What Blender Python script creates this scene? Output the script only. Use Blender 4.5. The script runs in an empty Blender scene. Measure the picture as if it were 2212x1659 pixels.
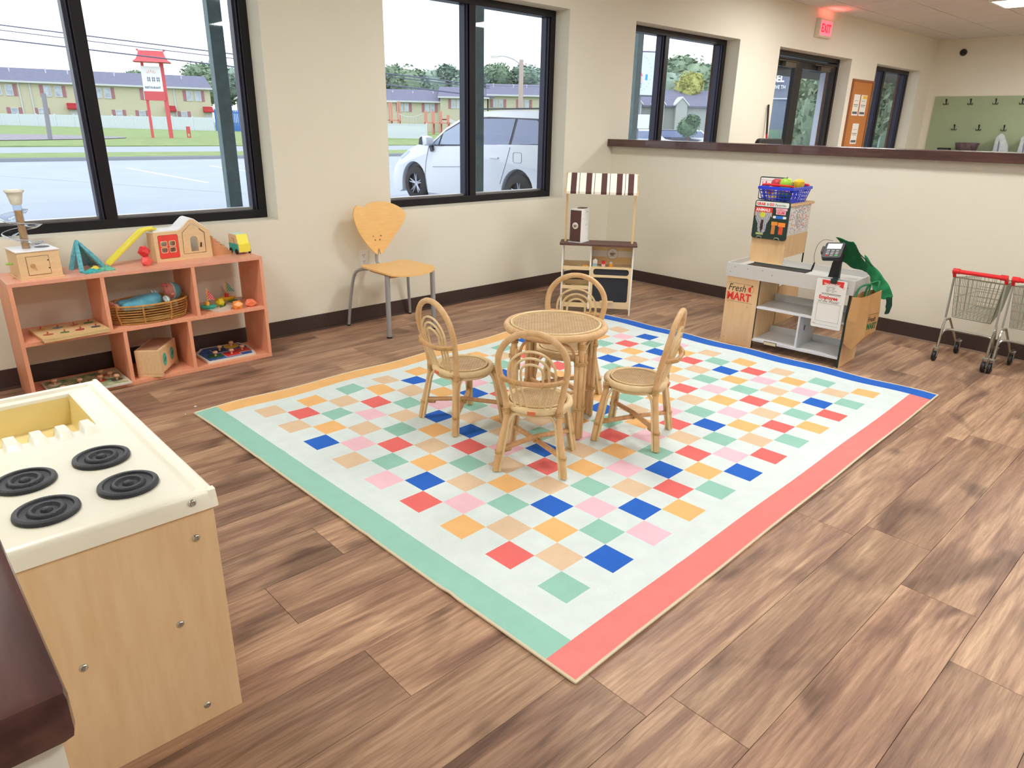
import bpy, bmesh, math, random
from mathutils import Vector, Matrix, Euler
import numpy as np
PI=math.pi
sc=bpy.context.scene; COL=sc.collection
rnd=random.Random(7)

# ---------------------------------------------------------------- camera, world, exposure
YAW,PITCH,ROLL,FPX=0.756813165,0.354496841,0.0193658899,1513.38309
CAMZ=1.35
def cam_axes():
    cy,sy,cp,sp=math.cos(YAW),math.sin(YAW),math.cos(PITCH),math.sin(PITCH)
    f=Vector((sy*cp,cy*cp,-sp)); r=Vector((cy,-sy,0)); u=r.cross(f)
    c,s=math.cos(ROLL),math.sin(ROLL)
    return c*r+s*u,-s*r+c*u,f
R_,U_,F_=cam_axes()
cd=bpy.data.cameras.new('camera'); cam=bpy.data.objects.new('camera',cd); COL.objects.link(cam)
cd.sensor_fit='HORIZONTAL'; cd.sensor_width=36.0; cd.lens=FPX/2212*36.0; cd.clip_start=0.02; cd.clip_end=1000
M=Matrix(((R_.x,U_.x,-F_.x,0),(R_.y,U_.y,-F_.y,0),(R_.z,U_.z,-F_.z,CAMZ),(0,0,0,1)))
cam.matrix_world=M
sc.camera=cam
SKY=2.1; LAMP=38.0; LAMP_COL=(1.0,0.985,0.955)
w=bpy.data.worlds.new('world'); sc.world=w; w.use_nodes=True
bg=w.node_tree.nodes['Background']; bg.inputs[0].default_value=(0.94,0.965,1.0,1); bg.inputs[1].default_value=SKY
sc.view_settings.view_transform='Standard'; sc.view_settings.look='None'; sc.view_settings.gamma=1
sc.view_settings.use_curve_mapping=False; sc.view_settings.exposure=0.12

# ---------------------------------------------------------------- materials
def lin(c):
    return tuple(((x/255)/12.92 if x/255<=0.04045 else (((x/255)+0.055)/1.055)**2.4) for x in c)+(1,)
MATS={}
def mat(name,rgb,rough=0.5,metal=0.0,var=0.0,vs=6.0,bump=0.0,bs=80.0,emit=None,es=0.0,coat=0.0,dark=None,stretch=None,alpha=None,spec=0.5):
    if name in MATS: return MATS[name]
    m=bpy.data.materials.new(name); m.use_nodes=True; nt=m.node_tree; N=nt.nodes; L=nt.links
    b=N['Principled BSDF']; b.inputs['Roughness'].default_value=rough; b.inputs['Metallic'].default_value=metal
    b.inputs['Specular IOR Level'].default_value=spec
    if coat: b.inputs['Coat Weight'].default_value=coat
    col=lin(rgb); b.inputs['Base Color'].default_value=col
    if var or dark or bump:
        tc=N.new('ShaderNodeTexCoord'); mp=N.new('ShaderNodeMapping'); L.new(tc.outputs['Object'],mp.inputs[0])
        if stretch: mp.inputs['Scale'].default_value=stretch
    if var or dark:
        no=N.new('ShaderNodeTexNoise'); no.inputs['Scale'].default_value=vs; no.inputs['Detail'].default_value=5
        L.new(mp.outputs[0],no.inputs[0])
        cr=N.new('ShaderNodeValToRGB'); cr.color_ramp.elements[0].position=0.3; cr.color_ramp.elements[1].position=0.7
        d=lin(dark) if dark else tuple(x*(1-var) for x in col[:3])+(1,)
        cr.color_ramp.elements[0].color=d; cr.color_ramp.elements[1].color=col
        L.new(no.outputs[0],cr.inputs[0]); L.new(cr.outputs[0],b.inputs['Base Color'])
    if bump:
        n2=N.new('ShaderNodeTexNoise'); n2.inputs['Scale'].default_value=bs; n2.inputs['Detail'].default_value=3
        L.new(mp.outputs[0],n2.inputs[0])
        bp=N.new('ShaderNodeBump'); bp.inputs['Strength'].default_value=bump; bp.inputs['Distance'].default_value=0.01
        L.new(n2.outputs[0],bp.inputs['Height']); L.new(bp.outputs[0],b.inputs['Normal'])
    if emit:
        b.inputs['Emission Color'].default_value=lin(emit); b.inputs['Emission Strength'].default_value=es
    MATS[name]=m; return m
def floor_mat():
    m=bpy.data.materials.new('vinyl_plank'); m.use_nodes=True; nt=m.node_tree; N=nt.nodes; L=nt.links; b=N['Principled BSDF']
    tc=N.new('ShaderNodeTexCoord'); oi=N.new('ShaderNodeObjectInfo')
    mul=N.new('ShaderNodeMath'); mul.operation='MULTIPLY'; mul.inputs[1].default_value=37.0; L.new(oi.outputs['Random'],mul.inputs[0])
    cmb=N.new('ShaderNodeCombineXYZ'); L.new(mul.outputs[0],cmb.inputs[0]); L.new(mul.outputs[0],cmb.inputs[1]); L.new(mul.outputs[0],cmb.inputs[2])
    add=N.new('ShaderNodeVectorMath'); add.operation='ADD'; L.new(tc.outputs['Object'],add.inputs[0]); L.new(cmb.outputs[0],add.inputs[1])
    def noise(scale,st,det=6,rough=0.6,dist=0.0):
        mp=N.new('ShaderNodeMapping'); mp.inputs['Scale'].default_value=st; L.new(add.outputs[0],mp.inputs[0])
        n=N.new('ShaderNodeTexNoise'); n.inputs['Scale'].default_value=scale; n.inputs['Detail'].default_value=det
        n.inputs['Roughness'].default_value=rough; n.inputs['Distortion'].default_value=dist; L.new(mp.outputs[0],n.inputs[0]); return n
    n1=noise(1.0,(1.3,11,1),5,0.55,1.2); n2=noise(1.0,(5,90,1),5,0.7,0.4); n3=noise(1.0,(2.2,4.0,1),2,0.5,0.6)
    def ramp(n,stops):
        r=N.new('ShaderNodeValToRGB'); e=r.color_ramp.elements
        e[0].position,e[0].color=stops[0][0],lin(stops[0][1]); e[1].position,e[1].color=stops[-1][0],lin(stops[-1][1])
        for p,c in stops[1:-1]:
            x=e.new(p); x.color=lin(c)
        L.new(n,r.inputs[0]); return r
    r1=ramp(n1.outputs[0],[(0.26,(128,98,84)),(0.43,(166,130,108)),(0.57,(194,158,130)),(0.74,(220,186,152))])
    r2=ramp(n2.outputs[0],[(0.3,(176,168,162)),(0.62,(255,255,255))])
    r3=ramp(n3.outputs[0],[(0.30,(120,112,110)),(0.42,(255,255,255))])
    mx=N.new('ShaderNodeMix'); mx.data_type='RGBA'; mx.blend_type='MULTIPLY'; mx.inputs[0].default_value=0.75
    L.new(r1.outputs[0],mx.inputs[6]); L.new(r2.outputs[0],mx.inputs[7])
    mx2=N.new('ShaderNodeMix'); mx2.data_type='RGBA'; mx2.blend_type='MULTIPLY'; mx2.inputs[0].default_value=0.6
    L.new(mx.outputs[2],mx2.inputs[6]); L.new(r3.outputs[0],mx2.inputs[7])
    pv=N.new('ShaderNodeMapRange'); pv.inputs[3].default_value=0.80; pv.inputs[4].default_value=1.12; L.new(oi.outputs['Random'],pv.inputs[0])
    hs=N.new('ShaderNodeHueSaturation'); L.new(pv.outputs[0],hs.inputs['Value']); hs.inputs['Saturation'].default_value=1.0; L.new(mx2.outputs[2],hs.inputs['Color'])
    L.new(hs.outputs[0],b.inputs['Base Color']); b.inputs['Roughness'].default_value=0.42; b.inputs['Specular IOR Level'].default_value=0.35
    bp=N.new('ShaderNodeBump'); bp.inputs['Strength'].default_value=0.12; bp.inputs['Distance'].default_value=0.004; L.new(n2.outputs[0],bp.inputs['Height']); L.new(bp.outputs[0],b.inputs['Normal'])
    return m
def glass_mat(name,tint=(255,255,255),refl=1.0):
    m=bpy.data.materials.new(name); m.use_nodes=True; nt=m.node_tree; N=nt.nodes; L=nt.links
    N.remove(N['Principled BSDF']); out=N['Material Output']
    t=N.new('ShaderNodeBsdfTransparent'); t.inputs[0].default_value=lin(tint)
    g=N.new('ShaderNodeBsdfGlossy'); g.inputs['Roughness'].default_value=0.02
    fr=N.new('ShaderNodeFresnel'); ge=N.new('ShaderNodeNewGeometry'); mr_=N.new('ShaderNodeMapRange')
    mr_.inputs[3].default_value=1.45; mr_.inputs[4].default_value=1/1.45; L.new(ge.outputs['Backfacing'],mr_.inputs[0]); L.new(mr_.outputs[0],fr.inputs[0])
    mu=N.new('ShaderNodeMath'); mu.operation='MULTIPLY'; mu.inputs[1].default_value=refl; L.new(fr.outputs[0],mu.inputs[0])
    mx=N.new('ShaderNodeMixShader'); L.new(mu.outputs[0],mx.inputs[0]); L.new(t.outputs[0],mx.inputs[1]); L.new(g.outputs[0],mx.inputs[2]); L.new(mx.outputs[0],out.inputs[0])
    MATS[name]=m; return m
def stripe_mat(name,c1,c2,axis='Z',freq=40.0,duty=0.12,rough=0.7):
    m=bpy.data.materials.new(name); m.use_nodes=True; nt=m.node_tree; N=nt.nodes; L=nt.links; b=N['Principled BSDF']
    tc=N.new('ShaderNodeTexCoord'); sp=N.new('ShaderNodeSeparateXYZ'); L.new(tc.outputs['Object'],sp.inputs[0])
    mu=N.new('ShaderNodeMath'); mu.operation='MULTIPLY'; mu.inputs[1].default_value=freq; L.new(sp.outputs[axis],mu.inputs[0])
    fr=N.new('ShaderNodeMath'); fr.operation='FRACT'; L.new(mu.outputs[0],fr.inputs[0])
    lt=N.new('ShaderNodeMath'); lt.operation='LESS_THAN'; lt.inputs[1].default_value=duty; L.new(fr.outputs[0],lt.inputs[0])
    mx=N.new('ShaderNodeMix'); mx.data_type='RGBA'; L.new(lt.outputs[0],mx.inputs[0]); mx.inputs[6].default_value=lin(c1); mx.inputs[7].default_value=lin(c2)
    L.new(mx.outputs[2],b.inputs['Base Color']); b.inputs['Roughness'].default_value=rough
    MATS[name]=m; return m
def voronoi_mat(name,cols,scale=60,bgc=(235,235,235)):
    m=bpy.data.materials.new(name); m.use_nodes=True; nt=m.node_tree; N=nt.nodes; L=nt.links; b=N['Principled BSDF']
    tc=N.new('ShaderNodeTexCoord'); v=N.new('ShaderNodeTexVoronoi'); v.inputs['Scale'].default_value=scale; v.inputs['Randomness'].default_value=0.6; L.new(tc.outputs['Object'],v.inputs[0])
    r=N.new('ShaderNodeValToRGB'); r.color_ramp.interpolation='CONSTANT'; e=r.color_ramp.elements
    e[0].color=lin(cols[0]); e[1].position=1/len(cols); e[1].color=lin(cols[1])
    for i,c in enumerate(cols[2:],2):
        x=e.new(i/len(cols)); x.color=lin(c)
    sp=N.new('ShaderNodeSeparateColor'); L.new(v.outputs['Color'],sp.inputs[0]); L.new(sp.outputs[0],r.inputs[0])
    r2=N.new('ShaderNodeValToRGB'); r2.color_ramp.interpolation='CONSTANT'; e=r2.color_ramp.elements
    e[0].color=(0,0,0,1); e[0].position=0; e[1].position=0.18; e[1].color=(1,1,1,1); x=e.new(0.42); x.color=(0,0,0,1)
    L.new(v.outputs['Distance'],r2.inputs[0])
    mx=N.new('ShaderNodeMix'); mx.data_type='RGBA'; L.new(r2.outputs[0],mx.inputs[0]); mx.inputs[6].default_value=lin(bgc); L.new(r.outputs[0],mx.inputs[7])
    L.new(mx.outputs[2],b.inputs['Base Color']); b.inputs['Roughness'].default_value=0.5
    MATS[name]=m; return m

# ---------------------------------------------------------------- mesh builder
class MB:
    def __init__(s): s.v=[]; s.f=[]; s.mi=[]; s.cur=0
    def add(s,vs,fs,T=None):
        o=len(s.v)
        if T is not None: vs=[tuple(T@Vector(p)) for p in vs]
        s.v+= [tuple(p) for p in vs]; s.f+=[tuple(i+o for i in f) for f in fs]; s.mi+=[s.cur]*len(fs); return s
    def box(s,x0,x1,y0,y1,z0,z1,T=None):
        vs=[(x,y,z) for x in(x0,x1) for y in(y0,y1) for z in(z0,z1)]
        return s.add(vs,[(0,1,3,2),(4,6,7,5),(0,4,5,1),(2,3,7,6),(0,2,6,4),(1,5,7,3)],T)
    def tube(s,pts,r,seg=8,closed=False,cap=True,T=None):
        pts=[Vector(p) for p in pts]; n=len(pts); rs=r if isinstance(r,(list,tuple)) else [r]*n
        tang=[]
        for i in range(n):
            a=pts[(i-1)%n] if (closed or i>0) else pts[i]; b=pts[(i+1)%n] if (closed or i<n-1) else pts[i]
            t=(b-a); tang.append(t.normalized() if t.length>1e-9 else Vector((0,0,1)))
        up=Vector((0,0,1)) if abs(tang[0].z)<0.9 else Vector((1,0,0))
        nrm=(up-tang[0]*up.dot(tang[0])).normalized(); vs=[]; fs=[]
        for i in range(n):
            nrm=(nrm-tang[i]*nrm.dot(tang[i]))
            nrm=nrm.normalized() if nrm.length>1e-6 else tang[i].orthogonal().normalized()
            bn=tang[i].cross(nrm)
            for k in range(seg):
                a=2*PI*k/seg; vs.append(pts[i]+(nrm*math.cos(a)+bn*math.sin(a))*rs[i])
        m=n if closed else n-1
        for i in range(m):
            j=(i+1)%n
            for k in range(seg):
                k2=(k+1)%seg; fs.append((i*seg+k,i*seg+k2,j*seg+k2,j*seg+k))
        if not closed and cap:
            fs.append(tuple(reversed(range(seg)))); fs.append(tuple((n-1)*seg+k for k in range(seg)))
        return s.add(vs,fs,T)
    def cyl(s,p0,p1,r0,r1=None,seg=12,T=None): return s.tube([p0,p1],[r0,r0 if r1 is None else r1],seg,T=T)
    def lathe(s,prof,seg=20,c=(0,0,0),T=None,closed=False):
        vs=[];fs=[];n=len(prof)
        for (r,z) in prof:
            for k in range(seg):
                a=2*PI*k/seg; vs.append((c[0]+r*math.cos(a),c[1]+r*math.sin(a),c[2]+z))
        for i in range(n if closed else n-1):
            for k in range(seg):
                k2=(k+1)%seg; j=(i+1)%n; fs.append((i*seg+k,i*seg+k2,j*seg+k2,j*seg+k))
        if not closed:
            if prof[0][0]>1e-5: fs.append(tuple(reversed(range(seg))))
            if prof[-1][0]>1e-5: fs.append(tuple((n-1)*seg+k for k in range(seg)))
        return s.add(vs,fs,T)
    def prism(s,poly,a,b,plane='xz',T=None):
        # poly: list of 2d points; extruded from a to b along the remaining axis
        n=len(poly)
        def mp(p,t):
            if plane=='xz': return (p[0],t,p[1])
            if plane=='xy': return (p[0],p[1],t)
            return (t,p[0],p[1])
        vs=[mp(p,a) for p in poly]+[mp(p,b) for p in poly]
        fs=[tuple(range(n)),tuple(reversed(range(n,2*n)))]+[(i,(i+1)%n+0,(i+1)%n+n,i+n)[::-1] for i in range(n)]
        return s.add(vs,fs,T)
    def sphere(s,c,r,seg=14,ring=9,sc_=(1,1,1),T=None):
        prof=[(max(r*math.sin(PI*i/ring),0.0001)*1.0,-r*math.cos(PI*i/ring)) for i in range(ring+1)]
        X=Matrix.Translation(c)@Matrix.Diagonal((*sc_,1))
        return s.lathe(prof,seg,T=(T@X if T is not None else X))
    def build(s,name,mats,parent=None,smooth=False,bevel=0.0,sub=0,auto=None,loc=None,rot=None):
        me=bpy.data.meshes.new(name); me.from_pydata(s.v,[],s.f); 
        if not isinstance(mats,(list,tuple)): mats=[mats]
        for m in mats: me.materials.append(m)
        if len(mats)>1: me.polygons.foreach_set('material_index',s.mi)
        bm=bmesh.new(); bm.from_mesh(me); bmesh.ops.recalc_face_normals(bm,faces=bm.faces)
        if bevel:
            es=[e for e in bm.edges if len(e.link_faces)==2 and e.calc_face_angle(0)>0.6]
            bmesh.ops.bevel(bm,geom=es,offset=bevel,segments=2,affect='EDGES',clamp_overlap=True,profile=0.6)
        bm.to_mesh(me); bm.free()
        if smooth:
            me.polygons.foreach_set('use_smooth',[True]*len(me.polygons))
            try: me.set_sharp_from_angle(angle=0.7)
            except Exception: pass
        me.update()
        o=bpy.data.objects.new(name,me); COL.objects.link(o)
        if parent: o.parent=parent
        if loc: o.location=loc
        if rot: o.rotation_euler=rot
        if sub:
            md=o.modifiers.new('sub','SUBSURF'); md.levels=sub; md.render_levels=sub
        return o
def B(*a,**k): return MB().box(*a,**k)
def tag(o,label=None,cat=None,group=None,kind=None):
    if label: o['label']=label
    if cat: o['category']=cat
    if group: o['group']=group
    if kind: o['kind']=kind
    return o
def thing(name,label,cat,loc=(0,0,0),rz=0,group=None,rot=None):
    o=bpy.data.objects.new(name,None); COL.objects.link(o); o.location=loc; o.rotation_euler=rot if rot else (0,0,rz)
    o.empty_display_size=0.05
    return tag(o,label,cat,group)
def struct(o): o['kind']='structure'; return o
def copy_tree(o,parent=None):
    c=o.copy(); COL.objects.link(c); c.parent=parent
    for ch in list(o.children): copy_tree(ch,c)
    return c
def text(s,size,m,parent,loc,rot=(PI/2,0,0),name='lettering',ext=0.0004,bold=0.0,align='LEFT',shear=0.0,sx=1.0):
    cu=bpy.data.curves.new('t','FONT'); cu.body=s; cu.size=size; cu.extrude=ext; cu.offset=bold; cu.align_x=align; cu.shear=shear; cu.resolution_u=2
    t=bpy.data.objects.new('t',cu); COL.objects.link(t)
    dg=bpy.context.evaluated_depsgraph_get(); me=bpy.data.meshes.new_from_object(t.evaluated_get(dg))
    bpy.data.objects.remove(t); bpy.data.curves.remove(cu)
    me.materials.clear(); me.materials.append(m); me.name=name
    o=bpy.data.objects.new(name,me); COL.objects.link(o); o.parent=parent; o.location=loc; o.rotation_euler=rot; o.scale=(sx,1,1)
    return o
def rrect(x0,x1,z0,z1,r,n=4):
    out=[]
    for cx,cz,a0 in((x1-r,z1-r,0),(x0+r,z1-r,PI/2),(x0+r,z0+r,PI),(x1-r,z0+r,3*PI/2)):
        for i in range(n+1):
            a=a0+PI/2*i/n; out.append((cx+r*math.cos(a),cz+r*math.sin(a)))
    return out
def arc(cx,cz,r,a0,a1,n,rz=None):
    rz=rz or r
    return [(cx+r*math.cos(a0+(a1-a0)*i/n),cz+rz*math.sin(a0+(a1-a0)*i/n)) for i in range(n+1)]
def catmull(pts,n=6,closed=False):
    P=[Vector(p) for p in pts]; out=[]; m=len(P)
    rng=range(m) if closed else range(m-1)
    for i in rng:
        p1=P[i];p2=P[(i+1)%m]; p0=P[(i-1)%m] if (closed or i>0) else p1; p3=P[(i+2)%m] if (closed or i+2<m) else p2
        for k in range(n):
            t=k/n; out.append(0.5*((2*p1)+(-p0+p2)*t+(2*p0-5*p1+4*p2-p3)*t*t+(-p0+3*p1-3*p2+p3)*t**3))
    if not closed: out.append(P[-1])
    return out

m_wall=mat('wall_paint',(236,233,217),0.85,bump=0.05,bs=160)
m_ceil=mat('ceiling_tile_mat',(224,220,213),0.95,var=0.06,vs=30,bump=0.25,bs=120)
m_ceilgrid=mat('ceiling_grid',(196,190,180),0.6)
m_base=mat('rubber_base',(66,50,46),0.55)
m_cap=mat('dark_wood',(92,60,56),0.24,dark=(66,42,40),vs=5,stretch=(8,1,8),bump=0.015,bs=60,coat=0.3)
m_frame=mat('window_frame_mat',(30,27,32),0.38,metal=0.3)
m_glass=glass_mat('window_glass',(252,254,255),0.6)
m_black=mat('black_plastic',(28,28,32),0.45); m_white=mat('white_plastic',(240,240,236),0.4)
m_steel=mat('steel',(170,170,172),0.3,metal=0.9); m_chrome=mat('chrome',(200,205,200),0.22,metal=1.0)
m_red=mat('red_plastic',(232,42,48),0.35); m_green=mat('green_cloth',(24,110,66),0.9,var=0.3,vs=40)
m_planks=floor_mat()

WY=4.3026; HX=5.26; CZ=2.68; FX=13.04
# ---------------------------------------------------------------- floor
fl=struct(B(-3.2,FX+.1,-5.2,WY+.0,-0.12,-0.005).build('floor',mat('subfloor',(96,74,62),0.8)))
PW,PL=0.2185,1.218
def plank_mesh(L_):
    b=MB().box(0.0006,L_-0.0006,0.0006,PW-0.0006,-0.005,0.0)
    me=bpy.data.meshes.new('plank'); bm=bmesh.new(); 
    me.from_pydata(b.v,[],b.f); bm.from_mesh(me); bmesh.ops.recalc_face_normals(bm,faces=bm.faces)
    es=[e for e in bm.edges if all(v.co.z>-0.001 for v in e.verts)]
    bmesh.ops.bevel(bm,geom=es,offset=0.0006,segments=1,affect='EDGES'); bm.to_mesh(me); bm.free(); me.materials.append(m_planks); return me
full=plank_mesh(PL); joints={0:2.2,1:2.478,-1:1.935,6:0.69}
cuts={}
k=-4
while 0.29+PW*k<WY:
    y0=0.29+PW*k; j=joints.get(k, (k*0.47)%PL+0.11*(k%3)); x=j%PL-PL
    while x<5.30:
        xa=max(x,-0.8); xb=min(x+PL,5.30)
        if xb-xa>0.05 and x>-1.9:
            L_=round(xb-xa,3)
            me=full if abs(L_-PL)<0.002 else cuts.setdefault(L_,None) or plank_mesh(L_)
            if me is not full: cuts[L_]=me
            if y0+PW>WY: pass
            else:
                o=bpy.data.objects.new('plank',me); COL.objects.link(o); o.parent=fl; o.location=(xa,y0,0)
        x+=PL
    k+=1
ylast=0.29+PW*(k-1)
B(-0.8,5.30,ylast,WY,-0.005,-0.0002).build('plank',m_planks,fl)
B(5.42,FX,-5,WY,-0.005,0).build('plank_field',m_planks,fl)['kind']='stuff'

# ---------------------------------------------------------------- window wall
OPEN=[(0.236,2.006,0.76,2.226),(2.85,4.625,0.76,2.226),(5.485,7.24,0.76,2.226),(8.096,10.013,0.0,2.226),(10.835,12.486,0.76,2.226)]
m_brick=mat('brick',(120,82,74),0.9,dark=(92,62,58),vs=14,bump=0.5,bs=30)
wb=MB(); xs=[-3.2]+[v for o in OPEN for v in(o[0],o[1])]+[FX+.15]
for yy0,yy1,mi in((WY,4.50,0),(4.505,4.62,1)):
    wb.cur=mi
    for i in range(0,len(xs),2): wb.box(xs[i],xs[i+1],yy0,yy1,-0.15,2.9)
    for o in OPEN:
        wb.box(o[0],o[1],yy0,yy1,o[3],2.9)
        if o[2]>0: wb.box(o[0],o[1],yy0,yy1,-0.15,o[2]-(0 if mi==0 else 0.02))
wall_back=struct(wb.build('wall_back',[m_wall,m_brick]))
struct(B(FX,FX+.15,-5.2,WY,0,2.9).build('wall_right',m_wall))
struct(B(-3.35,-3.2,-5.2,WY,0,2.9).build('wall_left',m_wall))
struct(B(-3.35,FX+.15,-5.35,-5.2,0,2.9).build('wall_front',m_wall))
# baseboards
struct(B(-3.2,HX,WY-0.009,WY,0,0.108).build('baseboard_back',m_base,bevel=0.002))
struct(B(HX-0.009,HX,-3.5,WY-0.009,0,0.108).build('baseboard_right',m_base,bevel=0.002))
struct(B(HX-0.016,HX-0.009,-3.5,WY-0.009,0,0.012).build('trim_1',mat('base_toe',(150,128,112),0.6)))
struct(B(-3.2,HX-0.009,WY-0.016,WY-0.009,0,0.012).build('trim_2',mat('base_toe2',(84,66,58),0.6)))
# windows
def frame_box(b,x0,x1,z0,z1,y0,y1,t):
    b.box(x0,x1,y0,y1,z0,z0+t).box(x0,x1,y0,y1,z1-t,z1).box(x0,x0+t,y0,y1,z0+t,z1-t).box(x1-t,x1,y0,y1,z0+t,z1-t)
FY=4.457
mulls=[[1.10],[3.735],[6.18],None,[11.55]]
wn=0
for i,o in enumerate(OPEN):
    if mulls[i] is None: continue
    wn+=1
    W=struct(thing('window_%d'%wn,'',None))
    W.location=(0,0,0)
    x0,x1,z0,z1=o; b=MB()
    frame_box(b,x0,x1,z0,z1,FY,FY+0.10,0.052)
    b.build('window_frame',m_frame,W,bevel=0.003)
    for mx_ in mulls[i]:
        MB().box(mx_-0.030,mx_+0.030,FY-0.004,FY+0.10,z0+0.052,z1-0.052).build('mullion',m_frame,W,bevel=0.003)
        MB().box(mx_-0.056,mx_-0.030,FY+0.03,FY+0.09,z0+0.052,z1-0.052).box(mx_-0.044,mx_-0.037,FY+0.012,FY+0.03,z0+0.052,z1-0.052).build('glazing_bead',mat('frame_mid',(60,60,78),0.4,metal=0.3),W)
    bb=MB(); bb.box(x1-0.076,x1-0.052,FY+0.035,FY+0.09,z0+0.052,z1-0.052).box(x1-0.064,x1-0.057,FY+0.014,FY+0.035,z0+0.052,z1-0.052)
    bb.build('glazing_bead',mat('frame_mid',(60,60,78),0.4),W)
    MB().box(x0+0.052,x1-0.052,FY+0.04,FY+0.09,z0+0.052,z0+0.066).build('glazing_bead',m_steel,W)
    xsn=[x0+0.052]+[v for mx_ in mulls[i] for v in(mx_-0.03,mx_+0.03)]+[x1-0.052]
    for a in range(0,len(xsn),2):
        B(xsn[a],xsn[a+1],FY+0.055,FY+0.058,z0+0.052,z1-0.052).build('pane',m_glass,W)
# entrance door (double glass doors, dark frames)
D=struct(thing('door_1','',None))
x0,x1,z0,z1=OPEN[3]
b=MB(); frame_box(b,x0,x1,-0.01,z1,FY,FY+0.10,0.05); b.build('door_frame',m_frame,D,bevel=0.003)
MB().box(x0+.05,x1-.05,FY,FY+0.1,2.135,2.155).build('door_header',m_frame,D)
for a,bx in((x0+.05,8.93),(8.93,x1-.05)):
    L_=MB(); 
    for q in((a,a+0.10,0.02,2.135),(bx-0.10,bx,0.02,2.135)): L_.box(q[0],q[1],FY+0.01,FY+0.055,q[2],q[3])
    L_.box(a+.1,bx-.1,FY+0.01,FY+0.055,2.06,2.135).box(a+.1,bx-.1,FY+0.01,FY+0.055,0.02,0.28)
    lf=L_.build('door_leaf',m_frame,D,bevel=0.003)
    B(a+.1,bx-.1,FY+0.03,FY+0.034,0.28,2.06).build('pane',m_glass,lf)
    MB().tube([(bx-0.75*(bx-a),FY-0.045,1.02),(bx-0.12*(bx-a),FY-0.045,1.02)],0.014).box(bx-0.76*(bx-a),bx-0.70*(bx-a),FY-0.05,FY+0.012,0.98,1.06).box(bx-0.16*(bx-a),bx-0.1*(bx-a),FY-0.05,FY+0.012,0.98,1.06).build('push_bar',m_steel,lf)
for cx in(8.62,9.55):
    MB().box(cx-.13,cx+.13,FY-.045,FY+0.01,2.05,2.105).box(cx-.02,cx+.2,FY-.045,FY-.03,2.11,2.122).box(cx-.30,cx-.02,FY-.045,FY-.03,2.11,2.122).build('door_closer',mat('closer',(98,88,76),0.5,metal=0.5),D,bevel=0.004)

# ---------------------------------------------------------------- ceiling
ce=struct(B(-3.3,FX+.1,-5.3,WY+.02,CZ+0.02,CZ+0.12).build('ceiling',m_ceilgrid))
tm=MB().box(0.006,0.604,0.006,0.604,-0.006,0.0); tme=bpy.data.meshes.new('ceiling_tile'); tme.from_pydata(tm.v,[],tm.f); tme.materials.append(m_ceil)
LIGHTS=[(0.05,2.95),(3.65,2.55),(3.65,0.1),(1.2,-0.9),(4.9,-2.6),(7.06,0.7),(7.06,3.1),(9.8,2.5),(9.5,0.05),(11.9,1.2),(7.06,-2.6),(10.7,-2.6),(-1.6,0.6),(-1.6,-3.0)]
GX,GY=0.61,0.61
lightcells=set()
for (lx,ly) in LIGHTS: lightcells.add((math.floor((lx-.35)/GX),math.floor((ly-.30)/GY)))
for i in range(-6,22):
    for j in range(-9,7):
        X0,Y0=i*GX+.35,j*GY+.30
        if X0>FX-0.3 or Y0>WY-0.3: continue
        if (i,j) in lightcells: continue
        if X0<6.0 or Y0<-2.5: continue
        o=bpy.data.objects.new('ceiling_tile',tme); COL.objects.link(o); o.parent=ce; o.location=(X0,Y0,CZ+0.02)
b=MB()
for i in range(-6,22):
    for j in range(-9,8):
        X0,Y0=i*GX+.35,j*GY+.30
        if (i,j) in lightcells or not (X0<6.0 or Y0<-2.5) : continue
        if X0+GX>FX or Y0+GY>WY: pass
        b.box(X0+.006,X0+.604,Y0+.006,Y0+.604,CZ+0.014,CZ+0.02)
b.build('ceiling_tile_field',m_ceil,ce)['kind']='stuff'
m_diff=mat('light_diffuser',(255,250,240),0.5); 
_b=m_diff.node_tree.nodes['Principled BSDF']; _b.inputs['Emission Color'].default_value=(*LAMP_COL,1); _b.inputs['Emission Strength'].default_value=LAMP
first=None
for n,(i,j) in enumerate(sorted(lightcells)):
    X0,Y0=i*GX+.35,j*GY+.30
    if first is None:
        t=thing('ceiling_light','','light',(X0+.305,Y0+.305,CZ),0,'square ceiling light panels')
        b=MB(); frame_box(b,-.3,.3,-.3,.3,0,0,0)
        b=MB(); b.box(-.3,.3,-.3,-.27,-.002,.02).box(-.3,.3,.27,.3,-.002,.02).box(-.3,-.27,-.27,.27,-.002,.02).box(.27,.3,-.27,.27,-.002,.02); b.build('light_frame',m_white,t)
        B(-.27,.27,-.27,.27,.004,.018).build('diffuser',m_diff,t); first=t
    else:
        t=copy_tree(first); t.location=(X0+.305,Y0+.305,CZ)
    t['label']='glowing white square ceiling light above the far counter wall' if abs(X0+.3-9.8)<.35 and abs(Y0+.3-2.7)<.4 else 'square white panel light set in the ceiling outside the picture'

# ---------------------------------------------------------------- half walls
struct(B(HX,HX+.15,-3.5,WY,0,1.184).build('wall_half',m_wall))
struct(B(5.19,5.49,-3.5,WY,1.184,1.245).build('trim_3',m_cap,bevel=0.004))
struct(B(-0.115,0.034,0.556,WY,0,0.882).build('wall_low',m_wall))
struct(B(-0.15,0.045,0.543,WY,0.882,0.932).build('trim_4',m_cap,bevel=0.010,smooth=True))

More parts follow.
